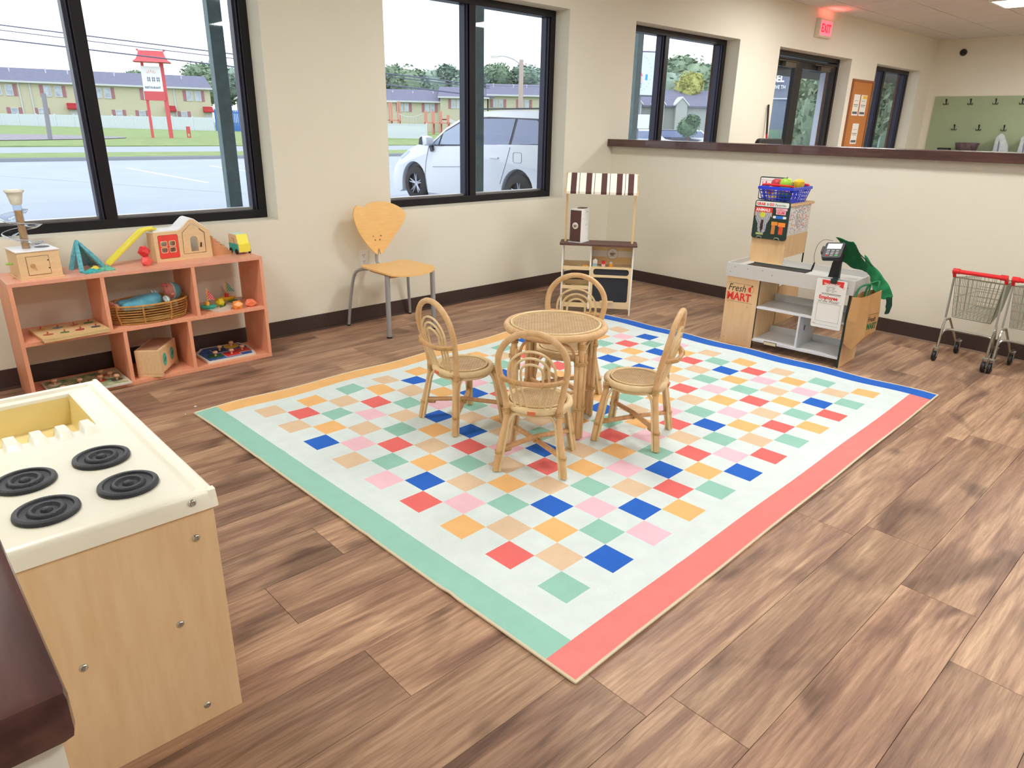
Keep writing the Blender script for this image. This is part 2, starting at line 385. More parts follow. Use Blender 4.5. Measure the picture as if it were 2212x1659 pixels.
# ---------------------------------------------------------------- rug
RUG=dict(W=(230,243,242),G=(160,214,197),R=(242,122,118),O=(250,200,134),B=(52,112,212),P=(251,208,221),T=(234,208,174),S=(243,142,138))
ROWS={0:'G',2:'RTB',4:'OTOGP',6:'RPGBPBO',8:'PBTOTGTRG',10:'TGOGTROPBOB',12:'BPRTRPBTOGRPR',14:'TOTGOBTGPRPTGTG',16:'TRGPTBTOTOGORBORO',
18:'OTRGPGPRGBTPGTPTGR'[0:17],20:'GOTOBROTOGOTORO',22:'TBGPGOTPTBRPGTPTO',24:'OTOBTOTBRTGOPOG',26:'GTGPRPGBOTBRT',28:'OTRBTBTPRGO',30:'GOTGTOBOT',32:'BPOGRGP',34:'TGOPB',36:'RBT',38:'G'}
ROWS[18]='OTRGPGPRGBTPGPTGR'; ROWS[20]='GOTOBROTOGOTOROBG'
def cellcol(i,j):
    s_=i+j; r=ROWS.get(s_); k=i-max(0,s_-16)
    return r[k] if r and 0<=k<len(r) else 'T'
RL,RWd=3.042,2.43; bw=0.108
us=[0,0.004,bw]+[0.276-0.0566+0.1132*i for i in range(24)]+[RL-bw-0.003,RL-0.004,RL]
vs_=[0,0.004,bw]+[0.282-0.05975+0.1195*j for j in range(18)]+[RWd-bw,RWd-0.004,RWd]
def refine(a,h=0.04):
    out=[a[0]]
    for p,q in zip(a,a[1:]):
        n=max(1,math.ceil((q-p)/h-1e-6)); out+=[p+(q-p)*(t+1)/n for t in range(n)]
    return out
U=refine(us);V=refine(vs_)
def rugz(u,v):
    far=max(0,min(1,(v-0.9)/1.4))
    z=0.0085+0.0022*math.sin(7*u+2*v)*math.sin(5*v+1)+0.0045*far*math.sin(9.5*u+1.3*math.sin(4*v))*(0.6+0.4*math.sin(6*v))
    fr=max(0,min(1,(u-2.2)/.8)); z+=0.003*fr*math.sin(13*v+2*u)
    for (cu,w_) in ((0.62,.012),(0.27,.01),(1.55,.012),(2.35,.012)):
        z+=0.005*math.exp(-((u-cu-0.05*v)/w_)**2)*max(0,1-v/0.25)
    for cv in (0.5,0.95,1.4,1.75): z+=0.005*math.exp(-((v-cv+.08*u)/.014)**2)*max(0,1-u/0.22)
    for (cu,cv,a_) in ((0.55,1.86,.011),(0.83,2.12,.012),(1.0,2.0,.009),(0.30,2.2,.006)): z+=a_*math.exp(-((u-cu)**2+(v-cv)**2)/.006)
    return max(z,0.004)
keys='WGROBPTS'; m_rug=[mat('rug_'+k_,RUG[k_],0.95,var=0.06,vs=14,bump=0.35,bs=260,spec=0.15) for k_ in keys]
vv=[];ff=[];mi=[]
for a in U:
    for c in V: 
        e=0.004*math.sin(5*c+a)*(a<0.01 or a>RL-0.01); e2=0.005*math.sin(4.3*a+1)*(c<0.01 or c>RWd-0.01)
        vv.append((a+e,c+e2,rugz(a,c)))
nv=len(V)
for i in range(len(U)-1):
    for j in range(nv-1):
        ff.append((i*nv+j,(i+1)*nv+j,(i+1)*nv+j+1,i*nv+j+1)); u=(U[i]+U[i+1])/2; v=(V[j]+V[j+1])/2
        if u>RL-bw and v<RWd-bw: kk='B'
        elif v<bw: kk='S'
        elif u<bw: kk='G'
        elif v>RWd-bw: kk='O'
        else:
            ci=math.floor((u-us[3])/0.1132); cj=math.floor((v-vs_[3])/0.1195)
            kk=cellcol(ci,cj) if 0<=ci<23 and 0<=cj<17 and (ci+cj)%2==0 else 'W'
        mi.append(keys.index(kk))
rug=thing('area_rug','large white rug with a multicolour checker pattern and coloured borders','rug',(1.108,0.914,0),math.radians(1.75))
rb=MB(); rb.v=vv; rb.f=ff; rb.mi=mi; rb.build('rug_pile',m_rug,rug,smooth=True)
per=[(a,0) for a in U]+[(RL,c) for c in V[1:]]+[(a,RWd) for a in reversed(U[:-1])]+[(0,c) for c in reversed(V[1:-1])]
rb=MB(); rb.tube([(a,c,max(rugz(a,c)-0.001,0.0045)) for a,c in per],0.0048,6,closed=True); rb.build('binding',mat('rug_binding',(226,212,184),0.9),rug,smooth=True)

# ---------------------------------------------------------------- rattan table and chairs
m_rat=mat('rattan_pole',(232,196,146),0.42,dark=(214,172,120),vs=14,stretch=(3,3,1),bump=0.06,bs=120)
m_rat2=mat('rattan_pale',(236,215,170),0.45,dark=(224,196,146),vs=20)
m_rat3=mat('rattan_brown',(218,174,126),0.42,dark=(200,152,106),vs=14,stretch=(3,3,1))
m_bind=mat('rattan_binding',(222,186,122),0.5,dark=(178,138,84),vs=60)
m_cane=mat('cane_strip',(240,214,170),0.45,dark=(222,188,138),vs=30)
def cane(R,z,name,parent,pitch=0.0115):
    b=MB(); n=int(R/pitch)
    def strip(d,off,wd,zz):
        h=math.sqrt(max(0,R*R-off*off)); 
        if h<0.004: return
        nx,ny=-d[1],d[0]; vs=[]
        for s1 in(-1,1):
            for s2 in(-1,1): vs.append((d[0]*h*s1+nx*(off+s2*wd/2),d[1]*h*s1+ny*(off+s2*wd/2),z+zz))
        b.add(vs,[(0,1,3,2)])
    for i in range(-n,n+1):
        for q in (-0.0013,0.0013):
            strip((1,0),i*pitch+q,0.0017,0.0); strip((0,1),i*pitch+q,0.0017,0.0006)
    p2=pitch*math.sqrt(2); n2=int(R/p2)+1
    s2=math.sqrt(.5)
    for i in range(-n2,n2+1):
        o_=i*p2
        if abs(o_)<R: strip((s2,s2),o_,0.0020,0.0012); strip((s2,-s2),o_,0.0020,0.0018)
    o=b.build(name,m_cane,parent); o['kind']='stuff'; MB().lathe([(.0001,z-.010),(R,z-.010),(R,z-.007),(.0001,z-.007)],36).build('seat_hole_shade' if 'seat' in name else 'top_hole_shade',mat('cane_hole_shade',(176,128,92),0.8,dark=(196,160,130),vs=9),parent); return o  # added brown disc, its colour stands in for the shade below the open cane
def torus(b,c,R,r,ax=(0,0,1),seg=20,rs=6,sx=1):
    ax=Vector(ax).normalized(); a=ax.orthogonal().normalized(); c2=ax.cross(a)
    b.tube([Vector(c)+a*R*math.cos(2*PI*i/seg)+c2*R*math.sin(2*PI*i/seg) for i in range(seg)],r,rs,closed=True)
def wrap(b,p,q,R,n=3,r=0.0022):
    p=Vector(p);q=Vector(q); d=(q-p)
    for i in range(n): torus(b,p+d*(i/(max(1,n-1))),R,r,d,12,4)
tb=thing('rattan_table','round rattan table with woven cane top between the four rattan chairs','table',(2.275,2.125,0.0125))
b=MB(); torus(b,(0,0,.477),.222,.0175,(0,0,1),48,10); b.build('top_rim',m_rat,tb,smooth=True)
b=MB(); torus(b,(0,0,.492),.203,.0055,(0,0,1),44,6); torus(b,(0,0,.484),.199,.006,(0,0,1),44,6); b.build('inner_ring',m_rat2,tb,smooth=True)
B(-.15,.15,-.012,.012,.462,.472).build('cross_brace',m_rat,tb)
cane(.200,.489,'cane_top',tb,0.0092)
lang=[math.radians(a) for a in(166,256,346,76)]; LR=.216; feet=[]
for a in lang:
    x,y=LR*math.cos(a),LR*math.sin(a); feet.append((x,y)); tx,ty=-math.sin(a),math.cos(a); ox,oy=-math.cos(a),-math.sin(a)
    b=MB(); b.tube([(x,y,0),(x,y,.47)],.0145,10); b.tube([(x+tx*.021+ox*.004,y+ty*.021+oy*.004,0),(x+tx*.021,y+ty*.021,.40)],.0095,8); b.tube([(x-tx*.021+ox*.004,y-ty*.021+oy*.004,0),(x-tx*.021,y-ty*.021,.40)],.0095,8)
    l=b.build('leg',m_rat,tb,smooth=True)
    b=MB()
    for z in(.14,.355):
        for dz in(0,.005,.010):
            b.tube([(x+tx*.033*math.cos(t)+ox*.0185*math.sin(t),y+ty*.033*math.cos(t)+oy*.0185*math.sin(t),z+dz) for t in [2*PI*k/14 for k in range(14)]],.0026,4,closed=True)
    for dz in(-.012,-.006,0,.006): torus(b,(x*.995,y*.995,.44+dz*1.2),.0165,.0025,(0,0,1),12,4)
    b.build('binding',m_bind,l,smooth=True)['kind']='stuff'
for q in range(4):
    a0,a1=lang[q],lang[(q+1)%4]; A_=Vector((*feet[q],0)); C_=Vector((*feet[(q+1)%4],0)); d=(C_-A_).normalized(); out=((A_+C_)/2).normalized()
    pts=[A_+d*.022+Vector((0,0,.30)),A_+d*.026+Vector((0,0,.37)),A_+d*.045+Vector((0,0,.425))+out*.012,A_+d*.09+Vector((0,0,.450))+out*.03,(A_+C_)/2+Vector((0,0,.455))+out*.055,C_-d*.09+Vector((0,0,.450))+out*.03,C_-d*.045+Vector((0,0,.425))+out*.012,C_-d*.026+Vector((0,0,.37)),C_-d*.022+Vector((0,0,.30))]
    b=MB(); b.tube(catmull(pts,4),.0065,6); b.build('arch',m_rat3 if q==0 else m_rat2,tb,smooth=True)
for q in(0,1):
    b=MB(); p0,p1=feet[q],feet[q+2]; z=.13+.022*q; b.tube([(p0[0]*.93,p0[1]*.93,z),(p1[0]*.93,p1[1]*.93,z)],.0095,8); b.build('stretcher',m_rat3,tb,smooth=True)

def make_chair():
    t=thing('rattan_chair','','chair')
    zs=.262
    # rear frame : legs + big loop in one bent pole
    H=[]
    side=[(-.148,.143,0),(-.138,.132,.08),(-.122,.114,.18),(-.113,.106,.262),(-.120,.118,.34),(-.137,.131,.42)]
    lp=[(-.145,.1365,.455)]+[(-.150-.022*math.sin(a),.137*math.cos(a),.470+.135*math.sin(a)) for a in [PI*k/14 for k in range(1,14)]]+[(-.145,-.1365,.455)]
    pts=side+lp+[(x,-y,z) for x,y,z in reversed(side)]
    b=MB(); b.tube(catmull(pts,2),.0130,10); b.build('back_loop',m_rat,t,smooth=True)
    # front legs
    for s in(1,-1):
        b=MB(); b.tube(catmull([(.142,s*.142,0),(.132,s*.13,.09),(.116,s*.112,.19),(.106,s*.100,.255)],3),.0130,10)
        b.build('leg',m_rat,t,smooth=True)
    # thin companion poles forming four arches
    F=[(.142,.142),(-.148,.143),(-.148,-.143),(.142,-.142)]; Tp=[(.108,.104),(-.113,.106),(-.113,-.106),(.108,-.104)]
    for q in range(4):
        f0,f1=Vector((*F[q],0)),Vector((*F[(q+1)%4],0)); t0,t1=Vector((*Tp[q],.26)),Vector((*Tp[(q+1)%4],.26)); d=(f1-f0).normalized()
        def L0(k): return f0.lerp(t0,k)+d*.0175
        def L1(k): return f1.lerp(t1,k)-d*.0175
        pts=[L0(0),L0(.3),L0(.6),L0(.8),L0(.93)+d*.012,t0+d*.055+Vector((0,0,-.011)),t1-d*.055+Vector((0,0,-.011)),L1(.93)-d*.012,L1(.8),L1(.6),L1(.3),L1(0)]
        b=MB(); b.tube(catmull(pts,3),.0062,6); b.build('arch',m_rat2,t,smooth=True)
    # seat
    b=MB(); torus(b,(0,0,.270),.132,.0148,(0,0,1),40,10); torus(b,(0,0,.248),.124,.009,(0,0,1),40,8); b.build('seat_rim',m_rat2,t,smooth=True)
    b=MB(); torus(b,(0,0,.283),.112,.0042,(0,0,1),36,6); b.build('inner_ring',m_rat2,t,smooth=True)
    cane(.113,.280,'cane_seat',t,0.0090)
    # rail bowing backwards
    b=MB(); rail=[(-.137,.130,.415),(-.163,.105,.410),(-.180,.06,.405),(-.185,0,.404),(-.180,-.06,.405),(-.163,-.105,.410),(-.137,-.130,.415)]
    b.tube(catmull(rail,4),.0108,8); r_=b.build('back_rail',m_rat3,t,smooth=True)
    b=MB(); cr=catmull(rail,10)
    for i in list(range(3,24))+list(range(37,58)):
        if i%1==0: torus(b,cr[i],.0118,.0018,(cr[i+1]-cr[i-1])+Vector((0,0,.010*(1 if i%2 else -1))),10,4)
    b.build('binding',m_bind,r_)['kind']='stuff'
    # inner arches with their stems
    for (w_,h_,wb_) in ((.093,.088,.070),(.068,.062,.048),(.043,.037,.024)):
        st=[(-.118,wb_,.280),(-.140,w_*.93,.36),(-.157,w_,.42)]
        ar=[(-.160-.016*math.sin(a),w_*math.cos(a),.445+h_*math.sin(a)) for a in [PI*k/10 for k in range(11)]]
        b=MB(); b.tube(catmull(st+ar+[(x,-y,z) for x,y,z in reversed(st)],2),.0052,6); b.build('inner_arch',m_rat2,t,smooth=True)
    # stretchers
    def at(q,k): return Vector((*F[q],0)).lerp(Vector((*Tp[q],.26)),k)
    for q in(0,1):
        b=MB(); z=.33
        b.tube([at(q,z+.03*q),Vector((0,0,.088+.018*q)),at(q+2,z+.03*q)],.0112,8); s_=b.build('stretcher',m_rat3,t,smooth=True)
        b=MB(); wrap(b,at(q,z).lerp(Vector((0,0,.09)),.12),at(q,z).lerp(Vector((0,0,.09)),.28),.0105,7,.0018); b.build('binding',m_bind,s_)['kind']='stuff'
    b=MB(); 
    for a in (0,1,2,3,4): torus(b,(0,0,.094),.019-.001*a,.003,(math.cos(a*1.25),math.sin(a*1.25),.8),12,4)
    for q in range(4):
        p=at(q,.30); wrap(b,p,p+Vector((0,0,.010)),.0145,3,.0022)
        p=at(q,1.0); wrap(b,p+Vector((0,0,-.012)),p+Vector((0,0,.014)),.0145,5,.0022)
    b.build('binding',m_bind,t)['kind']='stuff'
    MB().box(-.150,-.1465,-.016,.016,.262,.276).build('maker_tag',mat('orange_tag',(226,120,78),0.6),t)
    return t
ch=make_chair(); CG='small rattan chairs around the rattan table'
spots=[((1.931,1.887),34.9,'rattan chair nearest the camera, its arched back covering part of the table',1),
 ((2.452,1.780),113.6,'rattan chair on the right of the table, seen from the side, its back leaning right',1),
 ((1.972,2.426),-4,'rattan chair on the left of the table, nearer the toy shelf',1),
 ((2.540,2.300),205,'rattan chair behind the table, only its arched back showing above the table top',1.12)]
for i,(p,a,l,s) in enumerate(spots):
    o=ch if i==0 else copy_tree(ch)
    o.location=(p[0],p[1],0.0125); o.rotation_euler=(0,0,math.radians(a)); o.scale=(1,s,1.02 if i==3 else 1); tag(o,l,'chair',CG)

# ---------------------------------------------------------------- adult chair by the wall
m_ply=mat('honey_plywood',(249,206,138),0.4,dark=(244,196,124),vs=8,stretch=(1,10,10)); m_tube=mat('grey_painted_tube',(168,172,176),0.4,metal=0.35)
ac=thing('cafe_chair','adult chair with orange plywood seat and heart-shaped back on grey tube legs','chair',(2.667,3.965,0),0)
def soft(poly,n=5): return [(p.x,p.y) for p in catmull([(x,y,0) for x,y in poly],n,closed=True)]
seat=soft([(-.178,.186),(-.204,.0),(-.200,-.13),(-.165,-.183),(-.05,-.205),(.08,-.203),(.165,-.180),(.194,-.12),(.196,.02),(.178,.190),(.08,.205),(-.08,.205)],4)
b=MB()
n=len(seat); vs=[];
def sz(x,y): return .430+.010*(abs(x)/.2)**2-.012*max(0,(-y-.10)/.1)**2
for dz in(0,-.011):
    vs+=[(x,y,sz(x,y)+dz) for x,y in seat]; vs.append((0,0,.426+dz))
fs=[(i,(i+1)%n,n) for i in range(n)]+[((i+1)%n+n+1,i+n+1,2*n+1) for i in range(n)]+[(i,i+n+1,(i+1)%n+n+1,(i+1)%n) for i in range(n)]
b.add(vs,fs); b.build('seat',m_ply,ac,smooth=True)
bp=[(-.139,.826),(-.180,.815),(-.200,.765),(-.186,.70),(-.150,.625),(-.095,.552),(-.038,.497),(-.030,.495),(-.026,.520),(-.018,.530),(-.008,.522),(-.002,.497),(.006,.496),(.062,.545),(.120,.610),(.172,.672),(.206,.725),(.207,.765),(.168,.803),(.10,.832),(.02,.842),(-.055,.834),(-.105,.812)]
bp2=soft(bp,3); n=len(bp2); b=MB(); vs=[]
def by(x,z): return .205+(z-.5)*.11-.9*(x*x)*.8
for dy in(0,.011): vs+=[(x,by(x,z)+dy,z) for x,z in bp2]
# fan triangulated grid keeps the curve
cpt=[(0,by(0,zc)+dy,zc) for dy in(0,.011) for zc in(.62,)]
vs+=cpt; fs=[(i,(i+1)%n,2*n) for i in range(n)]+[((i+1)%n+n,i+n,2*n+1) for i in range(n)]+[(i,i+n,(i+1)%n+n,(i+1)%n) for i in range(n)]
b.add(vs,fs); bk=b.build('backrest',m_ply,ac,smooth=True)
b=MB()
for x,z in((-.052,.618),(.012,.617),(-.038,.591),(.0,.590)): b.cyl((x,by(x,z)-.004,z),(x,by(x,z)+.003,z),.0045,seg=8)
b.build('screw',mat('dark_screw',(120,84,60),0.5),bk)
MB().tube(catmull([(-.02,.228,.60),(-.02,.222,.52),(-.02,.235,.47),(-.02,.225,.43),(-.02,.16,.412),(-.02,.08,.410)],5),.011,10).build('back_post',m_tube,ac,smooth=True)
for s,fx in((-1,-.184),(1,.181)):
    b=MB(); b.tube([(fx,-.137+(.0 if s<0 else -.008),0.010),(fx*.99,-.137,.417)],.0165,12); l=b.build('leg',m_tube,ac,smooth=True)
    MB().lathe([(.0175,0),(.0175,.010)],12,(fx,-.137+(.0 if s<0 else -.008),0)).build('foot',m_black,l)
for s,ex,ey in((-1,-.232,.300),(1,.290,.300)):
    b=MB(); b.tube(catmull([(ex,ey,.010),(ex*.93,ey*.93,.20),(ex*.86,ey*.84,.345),(ex*.80,ey*.72,.398),(ex*.6,ey*.52,.412),(ex*.3,.08,.410)],4),.0105,10)
    l=b.build('leg',m_tube,ac,smooth=True); MB().lathe([(.0125,0),(.0125,.010)],10,(ex,ey,0)).build('foot',m_black,l)
MB().box(-.17,.17,-.15,-.13,.400,.412).box(-.15,-.12,-.12,.12,.402,.410).box(.12,.15,-.12,.12,.402,.410).build('under_frame',mat('under',(190,150,96),0.6),ac)

# ---------------------------------------------------------------- play kitchen
m_maple=mat('maple_laminate',(243,213,170),0.5,dark=(234,200,154),vs=5,stretch=(9,9,1.2),bump=0.03)
m_cream=mat('cream_plastic',(249,247,230),0.32,spec=0.5)
m_cream2=mat('yellow_cream_plastic',(246,226,160),0.32)
pk=thing('play_kitchen','toy kitchen with cream plastic sink and stove top on maple panels','toy kitchen',(0.26,1.878,0))
KX0,KX1,KY0,KY1=-.187,.193,-.455,.452
B(KX0+.004,KX1-.003,KY0,KY0+.016,0,.575).build('side_panel',m_maple,pk,bevel=.001)
B(KX0+.004,KX1-.003,KY1-.018,KY1-.002,0,.575).build('side_panel',m_maple,pk)
B(KX0+.004,KX0+.014,KY0+.016,KY1-.018,0.03,.56).build('back_panel',m_maple,pk)
B(KX0+.014,KX1-.02,KY0+.016,KY1-.018,0.05,.066).build('bottom_shelf',m_maple,pk)
for y0,y1 in((KY0+.02,-.002),(.002,KY1-.022)):
    d=B(KX1-.02,KX1-.006,y0,y1,.03,.545).build('door',m_maple,pk,bevel=.001)
    MB().cyl((KX1-.006,(y0+y1)/2,.42),(KX1+.012,(y0+y1)/2,.42),.012).build('knob',m_cream,d)
# moulded top : grid height field with a sink, grooves and rim
def top_z(x,y):
    z=.590
    ex=KX1-x; ey=min(y-KY0,KY1-y)
    if ex<.034: z=.598 if ex<.026 else .598-.008*(ex-.026)/.008
    if y-KY0<.016: z=max(z,.598)
    if KY1-y<.03: z=max(z,.598)
    e=min(ex,ey)
    if e<.012: z-= .012-math.sqrt(max(0,.012**2-(.012-e)**2))
    # sink
    sx=min(x+.125,.105-x); sy=min(y-.124,.392-y)
    if sx>0 and sy>0:
        t=min(sx/.014,sy/.018,1); z=.590-.085*(t*t*(3-2*t))
    # drain board ribs in front of the sink
    if -.17<x<.104 and .040<y<.128:
        fr_=((x+.17)/.056)%1.0; t_=abs(fr_-.5)*2; c=1-max(0,min(1,(t_-.42)/.36)); c=c*c*(3-2*c); up=min(1,(y-.040)/.03); dip=max(0,min(1,(y-.078)/.045))
        z=.590+.010*up*c-.040*dip*dip*(1-c)
    return z
b=MB(); NX,NY=96,200; vs=[];fs=[];mi=[]
for i in range(NX+1):
    for j in range(NY+1):
        x=KX0-.008+(KX1-KX0+.008)*i/NX; y=KY0+(KY1-KY0)*j/NY; vs.append((x,y,top_z(x,y)))
for i in range(NX):
    for j in range(NY):
        fs.append((i*(NY+1)+j,(i+1)*(NY+1)+j,(i+1)*(NY+1)+j+1,i*(NY+1)+j+1))
        c=vs[i*(NY+1)+j]; mi.append(1 if (c[2]<.572) and c[1]>.1 and c[0]<.11 else 0)
b.v=vs;b.f=fs;b.mi=mi
b.build('sink_and_stove_top',[m_cream,m_cream2],pk,smooth=True)
# skirt
b=MB(); b.prism([(KY0+.012,.5975),(KY0+.002,.5975),(KY0-.003,.594),(KY0-.0055,.587),(KY0-.008,.556),(KY0-.001,.556),(KY0+.010,.584)],KX0-.008,KX1+.005,'yz')
b.prism([(KY1+.0005,.588),(KY1+.004,.583),(KY1+.004,.55),(KY1-.002,.55),(KY1-.006,.588)],KX0-.008,KX1+.004,'yz')
b.prism([(KX1-.010,.5975),(KX1-.002,.5975),(KX1+.003,.594),(KX1+.005,.587),(KX1+.007,.556),(KX1+.000,.556),(KX1-.010,.584)],KY0-.006,KY1+.004,'xz')
b.build('rim_skirt',m_cream,pk,smooth=True); B(KX1-.012,KX1+.0055,KY0-.0065,KY0+.012,.557,.5985).build('rim_corner',m_cream,pk,bevel=.004,smooth=True)
MB().lathe([(.0,.0),(.024,.0),(.024,.004),(.016,.006),(0,.006)],20,(-.06,.27,.5055)).build('drain',m_steel,pk)
b=MB(); b.tube(catmull([(-.160,.25,.59),(-.160,.25,.66),(-.150,.25,.70),(-.115,.25,.71),(-.09,.25,.69)],4),.010,8); b.lathe([(.02,0),(.02,.012),(.012,.02)],14,(-.160,.25,.59)); b.build('faucet',m_steel,pk,smooth=True)
m_burn=mat('burner_black',(42,45,56),0.35,var=0.3,vs=200,bump=0.3,bs=500)
b0=None
for (x,y) in ((.058,-.132),(.065,-.313),(-.099,-.152),(-.092,-.325)):
    if b0 is None:
        b0=MB().lathe([(.060,.0),(.0615,.004),(.060,.009),(.055,.0115),(.050,.0105),(.0475,.006),(.036,.0052),(.034,.009),(.031,.0115),(.026,.0115),(.023,.008),(.020,.0055),(.012,.006),(.010,.0105),(.006,.0125),(.0001,.013)],40).build('burner',m_burn,pk,smooth=True); o=b0
    else:
        o=b0.copy(); COL.objects.link(o); o.parent=pk
    o.location=(x,y,.5895)
b0=None
for x,z in((.146,.587-.006),(.145,.492),(.084,.295),(-.108,.290),(.111,.047)):
    if b0 is None:
        b0=MB(); T=Matrix.Rotation(PI/2,4,'X'); b0.lathe([(.0001,.0008),(.0022,.0008),(.0026,.002),(.0048,.0026),(.0068,.001),(.0070,0)],14,T=T); b0=b0.build('screw',m_chrome,pk,smooth=True); o=b0
    else: o=b0.copy(); COL.objects.link(o); o.parent=pk
    o.location=(x,KY0-(.0075 if z>.55 else 0),z); o.scale=(1.25,1.25,1.25)
MB().box(-.1,.1,-.001,-.0002,0,.001).build('x',m_cream,pk) if False else None

# ---------------------------------------------------------------- toy shelf
m_salm=mat('salmon_shelf',(245,176,142),0.45,dark=(238,164,128),vs=10,stretch=(6,1,1),bump=0.05)
m_salm_top=mat('salmon_shelf_top',(240,174,150),0.3,dark=(232,164,138),vs=8,stretch=(6,1,1))
sh=thing('toy_shelf','low salmon coloured open shelf with six compartments under the left window','shelf',(0.482,3.955,0))
SW,SD,SH=1.238,.312,.608
def sp(name,*a,m=m_salm): return B(*a).build(name,m,sh,bevel=.0012)
sp('top_panel',0,SW,0,SD,.590,SH,m=m_salm_top); sp('side_panel',0,.018,0,SD,0,.590); sp('side_panel',SW-.018,SW,0,SD,0,.590)
sp('bottom_panel',.018,SW-.018,0,SD,0.0,.021); sp('middle_shelf',.018,SW-.018,0,SD,.296,.316)
for x in(.389,.835): sp('divider',x,x+.019,.001,SD,.316,.590)
for x in(.449,.777): sp('divider',x,x+.019,.001,SD,.021,.296)

# things on the shelf : T = top of shelf
T=.608; m_wood=mat('toy_wood',(238,208,162),0.5,dark=(230,196,148),vs=12,stretch=(1,6,6),bump=0.03); m_paint_w=mat('toy_white',(246,246,248),0.4)
m_mint=mat('toy_mint',(64,186,166),0.5); m_clear=glass_mat('clear_plastic',(236,242,248),1.8)
# marble run box
mr=thing('marble_tower','wooden box with little door, clear spiral tower and cream cup on the shelf left end','toy',(0.552,4.004,T),math.radians(4))
b=MB().box(0,.178,0,.185,0.006,.130); b.build('box',m_wood,mr,bevel=.003)
B(-.005,.183,-.005,.195,0,.006).build('base_board',m_wood,mr,bevel=.001)
MB().box(-.003,.181,-.003,.19,.130,.136).build('lid',m_paint_w,mr,bevel=.002)
MB().lathe([(.032,0),(.032,.0012),(.0001,.0012)],24,(.135,.10,.136)).build('lid_hole',mat('hole_grey',(120,112,120),0.7),mr)
MB().box(.036,.128,-.003,0,.022,.108).build('door',m_wood,mr,bevel=.001)
b=MB(); frame_box(b,.034,.130,.020,.110,-.0012,0,.0016); b.build('door_gap',mat('gap_dark',(110,78,54),0.8),mr)
MB().cyl((.058,-.012,.066),(.058,-.002,.066),.0095,seg=14).build('knob',mat('knob_wood',(196,150,98),0.5),mr)
for z in(.084,.046): MB().box(.121,.127,-.0045,-.003,z,z+.005).build('hinge',m_black,mr)
cx,cy=.068,.095
MB().cyl((cx,cy,.136),(cx,cy,.315),.0155,seg=16).build('tower_post',mat('tower_fill',(220,168,116),0.6,var=.12,vs=60),mr,smooth=True)
b=MB(); b.lathe([(.0185,.136),(.0185,.344)],18,(cx,cy,0)); b.build('clear_tube',m_clear,mr,smooth=True)
vs=[];fs=[];n=66
for i in range(n+1):
    a=2*PI*2.1*i/n; R1=.0185; z=.318-.165*i/n; R2=.086*min(1,i/6+.2)
    for k in range(6):
        r=R1+(R2-R1)*k/5; dz=.016*((k-2.5)/2.5)**2-.012
        vs.append((cx+r*math.cos(a),cy+r*math.sin(a),z+dz))
for i in range(n):
    for k in range(5): fs.append((i*6+k,i*6+k+1,(i+1)*6+k+1,(i+1)*6+k))
MB().add(vs,fs).build('spiral_slide',m_clear,mr,smooth=True)
b=MB(); b.tube([vs[i*6+5] for i in range(n+1)],.0013,5); b.build('spiral_edge',mat('clear_edge',(214,220,236),0.2),mr,smooth=True)
MB().lathe([(.020,.342),(.024,.350),(.030,.378),(.034,.396),(.0405,.402),(.0405,.411),(.037,.411),(.031,.396),(.027,.376),(.020,.348)],22,(cx,cy,0)).build('cup',mat('cup_cream',(242,241,228),0.5),mr,smooth=True)
MB().lathe([(.0001,0),(.014,.002),(.017,.005),(.014,.008),(.0001,.010)],16,(-.024,.05,.072)).build('side_disc',mat('lime',(150,192,60),0.5),mr,smooth=True)
# tent of blue cloth
tn=thing('toy_tent','small blue patterned cloth tent with scraps of cloth at its foot','toy',(0.834,4.14,T))
m_tealc=mat('teal_cloth',(126,204,216),0.9,dark=(82,166,186),vs=80); m_greenc=mat('green_speck_cloth',(136,214,180),0.9,dark=(62,150,128),vs=90)
b=MB(); ap=(0,-.01,.150)
legs_=[(-.040,.02,.0),(-.015,-.085,.0),(.108,-.005,.0),(.07,.10,0)]
for p in legs_: b.tube(catmull([ap,(p[0]*.42,p[1]*.42-.005,.088),(p[0]*.8,p[1]*.8,.03),p],4),[.006,.008,.009,.010,.011,.012,.012,.012,.012,.012,.012,.012,.011][:13],6)
b.build('tent_cloth',m_tealc,tn,smooth=True)
MB().add([ap,(-.04,.02,.002),(.07,.10,.002)],[(0,1,2)]).add([(ap[0],ap[1],ap[2]),(.07,.10,.002),(.108,-.005,.002)],[(0,1,2)]).build('tent_back',mat('tent_in',(150,176,186),0.95),tn)
def scrap(name,label,m,c,sx,sy,a,h=.018):
    b=MB(); vs=[];fs=[]; N=7
    for i in range(N):
        for j in range(N):
            u,v=i/(N-1)-.5,j/(N-1)-.5
            vs.append((u*sx,v*sy,.004+h*(1-(2*u)**2)*(1-(2*v)**2)*(.75+.25*math.sin(9*u+7*v))))
    for i in range(N-1):
        for j in range(N-1): fs.append((i*N+j,(i+1)*N+j,(i+1)*N+j+1,i*N+j+1))
    vs+= [(x,y,.0002) for x,y,z in vs]; k=N*N; fs+=[tuple(reversed([q+k for q in f])) for f in list(fs)]
    edge=[(i*N) for i in range(N)]+[(N-1)*N+j for j in range(1,N)]+[i*N+N-1 for i in reversed(range(N-1))]+[j for j in reversed(range(1,N-1))]
    fs+=[(edge[i],edge[(i+1)%len(edge)],edge[(i+1)%len(edge)]+k,edge[i]+k) for i in range(len(edge))]
    b.add(vs,fs); o=b.build(name,m,None,smooth=True); o.location=c; o.rotation_euler=(0,0,a); return tag(o,label,'cloth')
scrap('cloth_scrap','folded teal speckled cloth lying in front of the toy tent',mat('teal_speck',(88,200,196),0.9,dark=(40,150,150),vs=120),(0.856,4.03,T),.075,.055,.2)
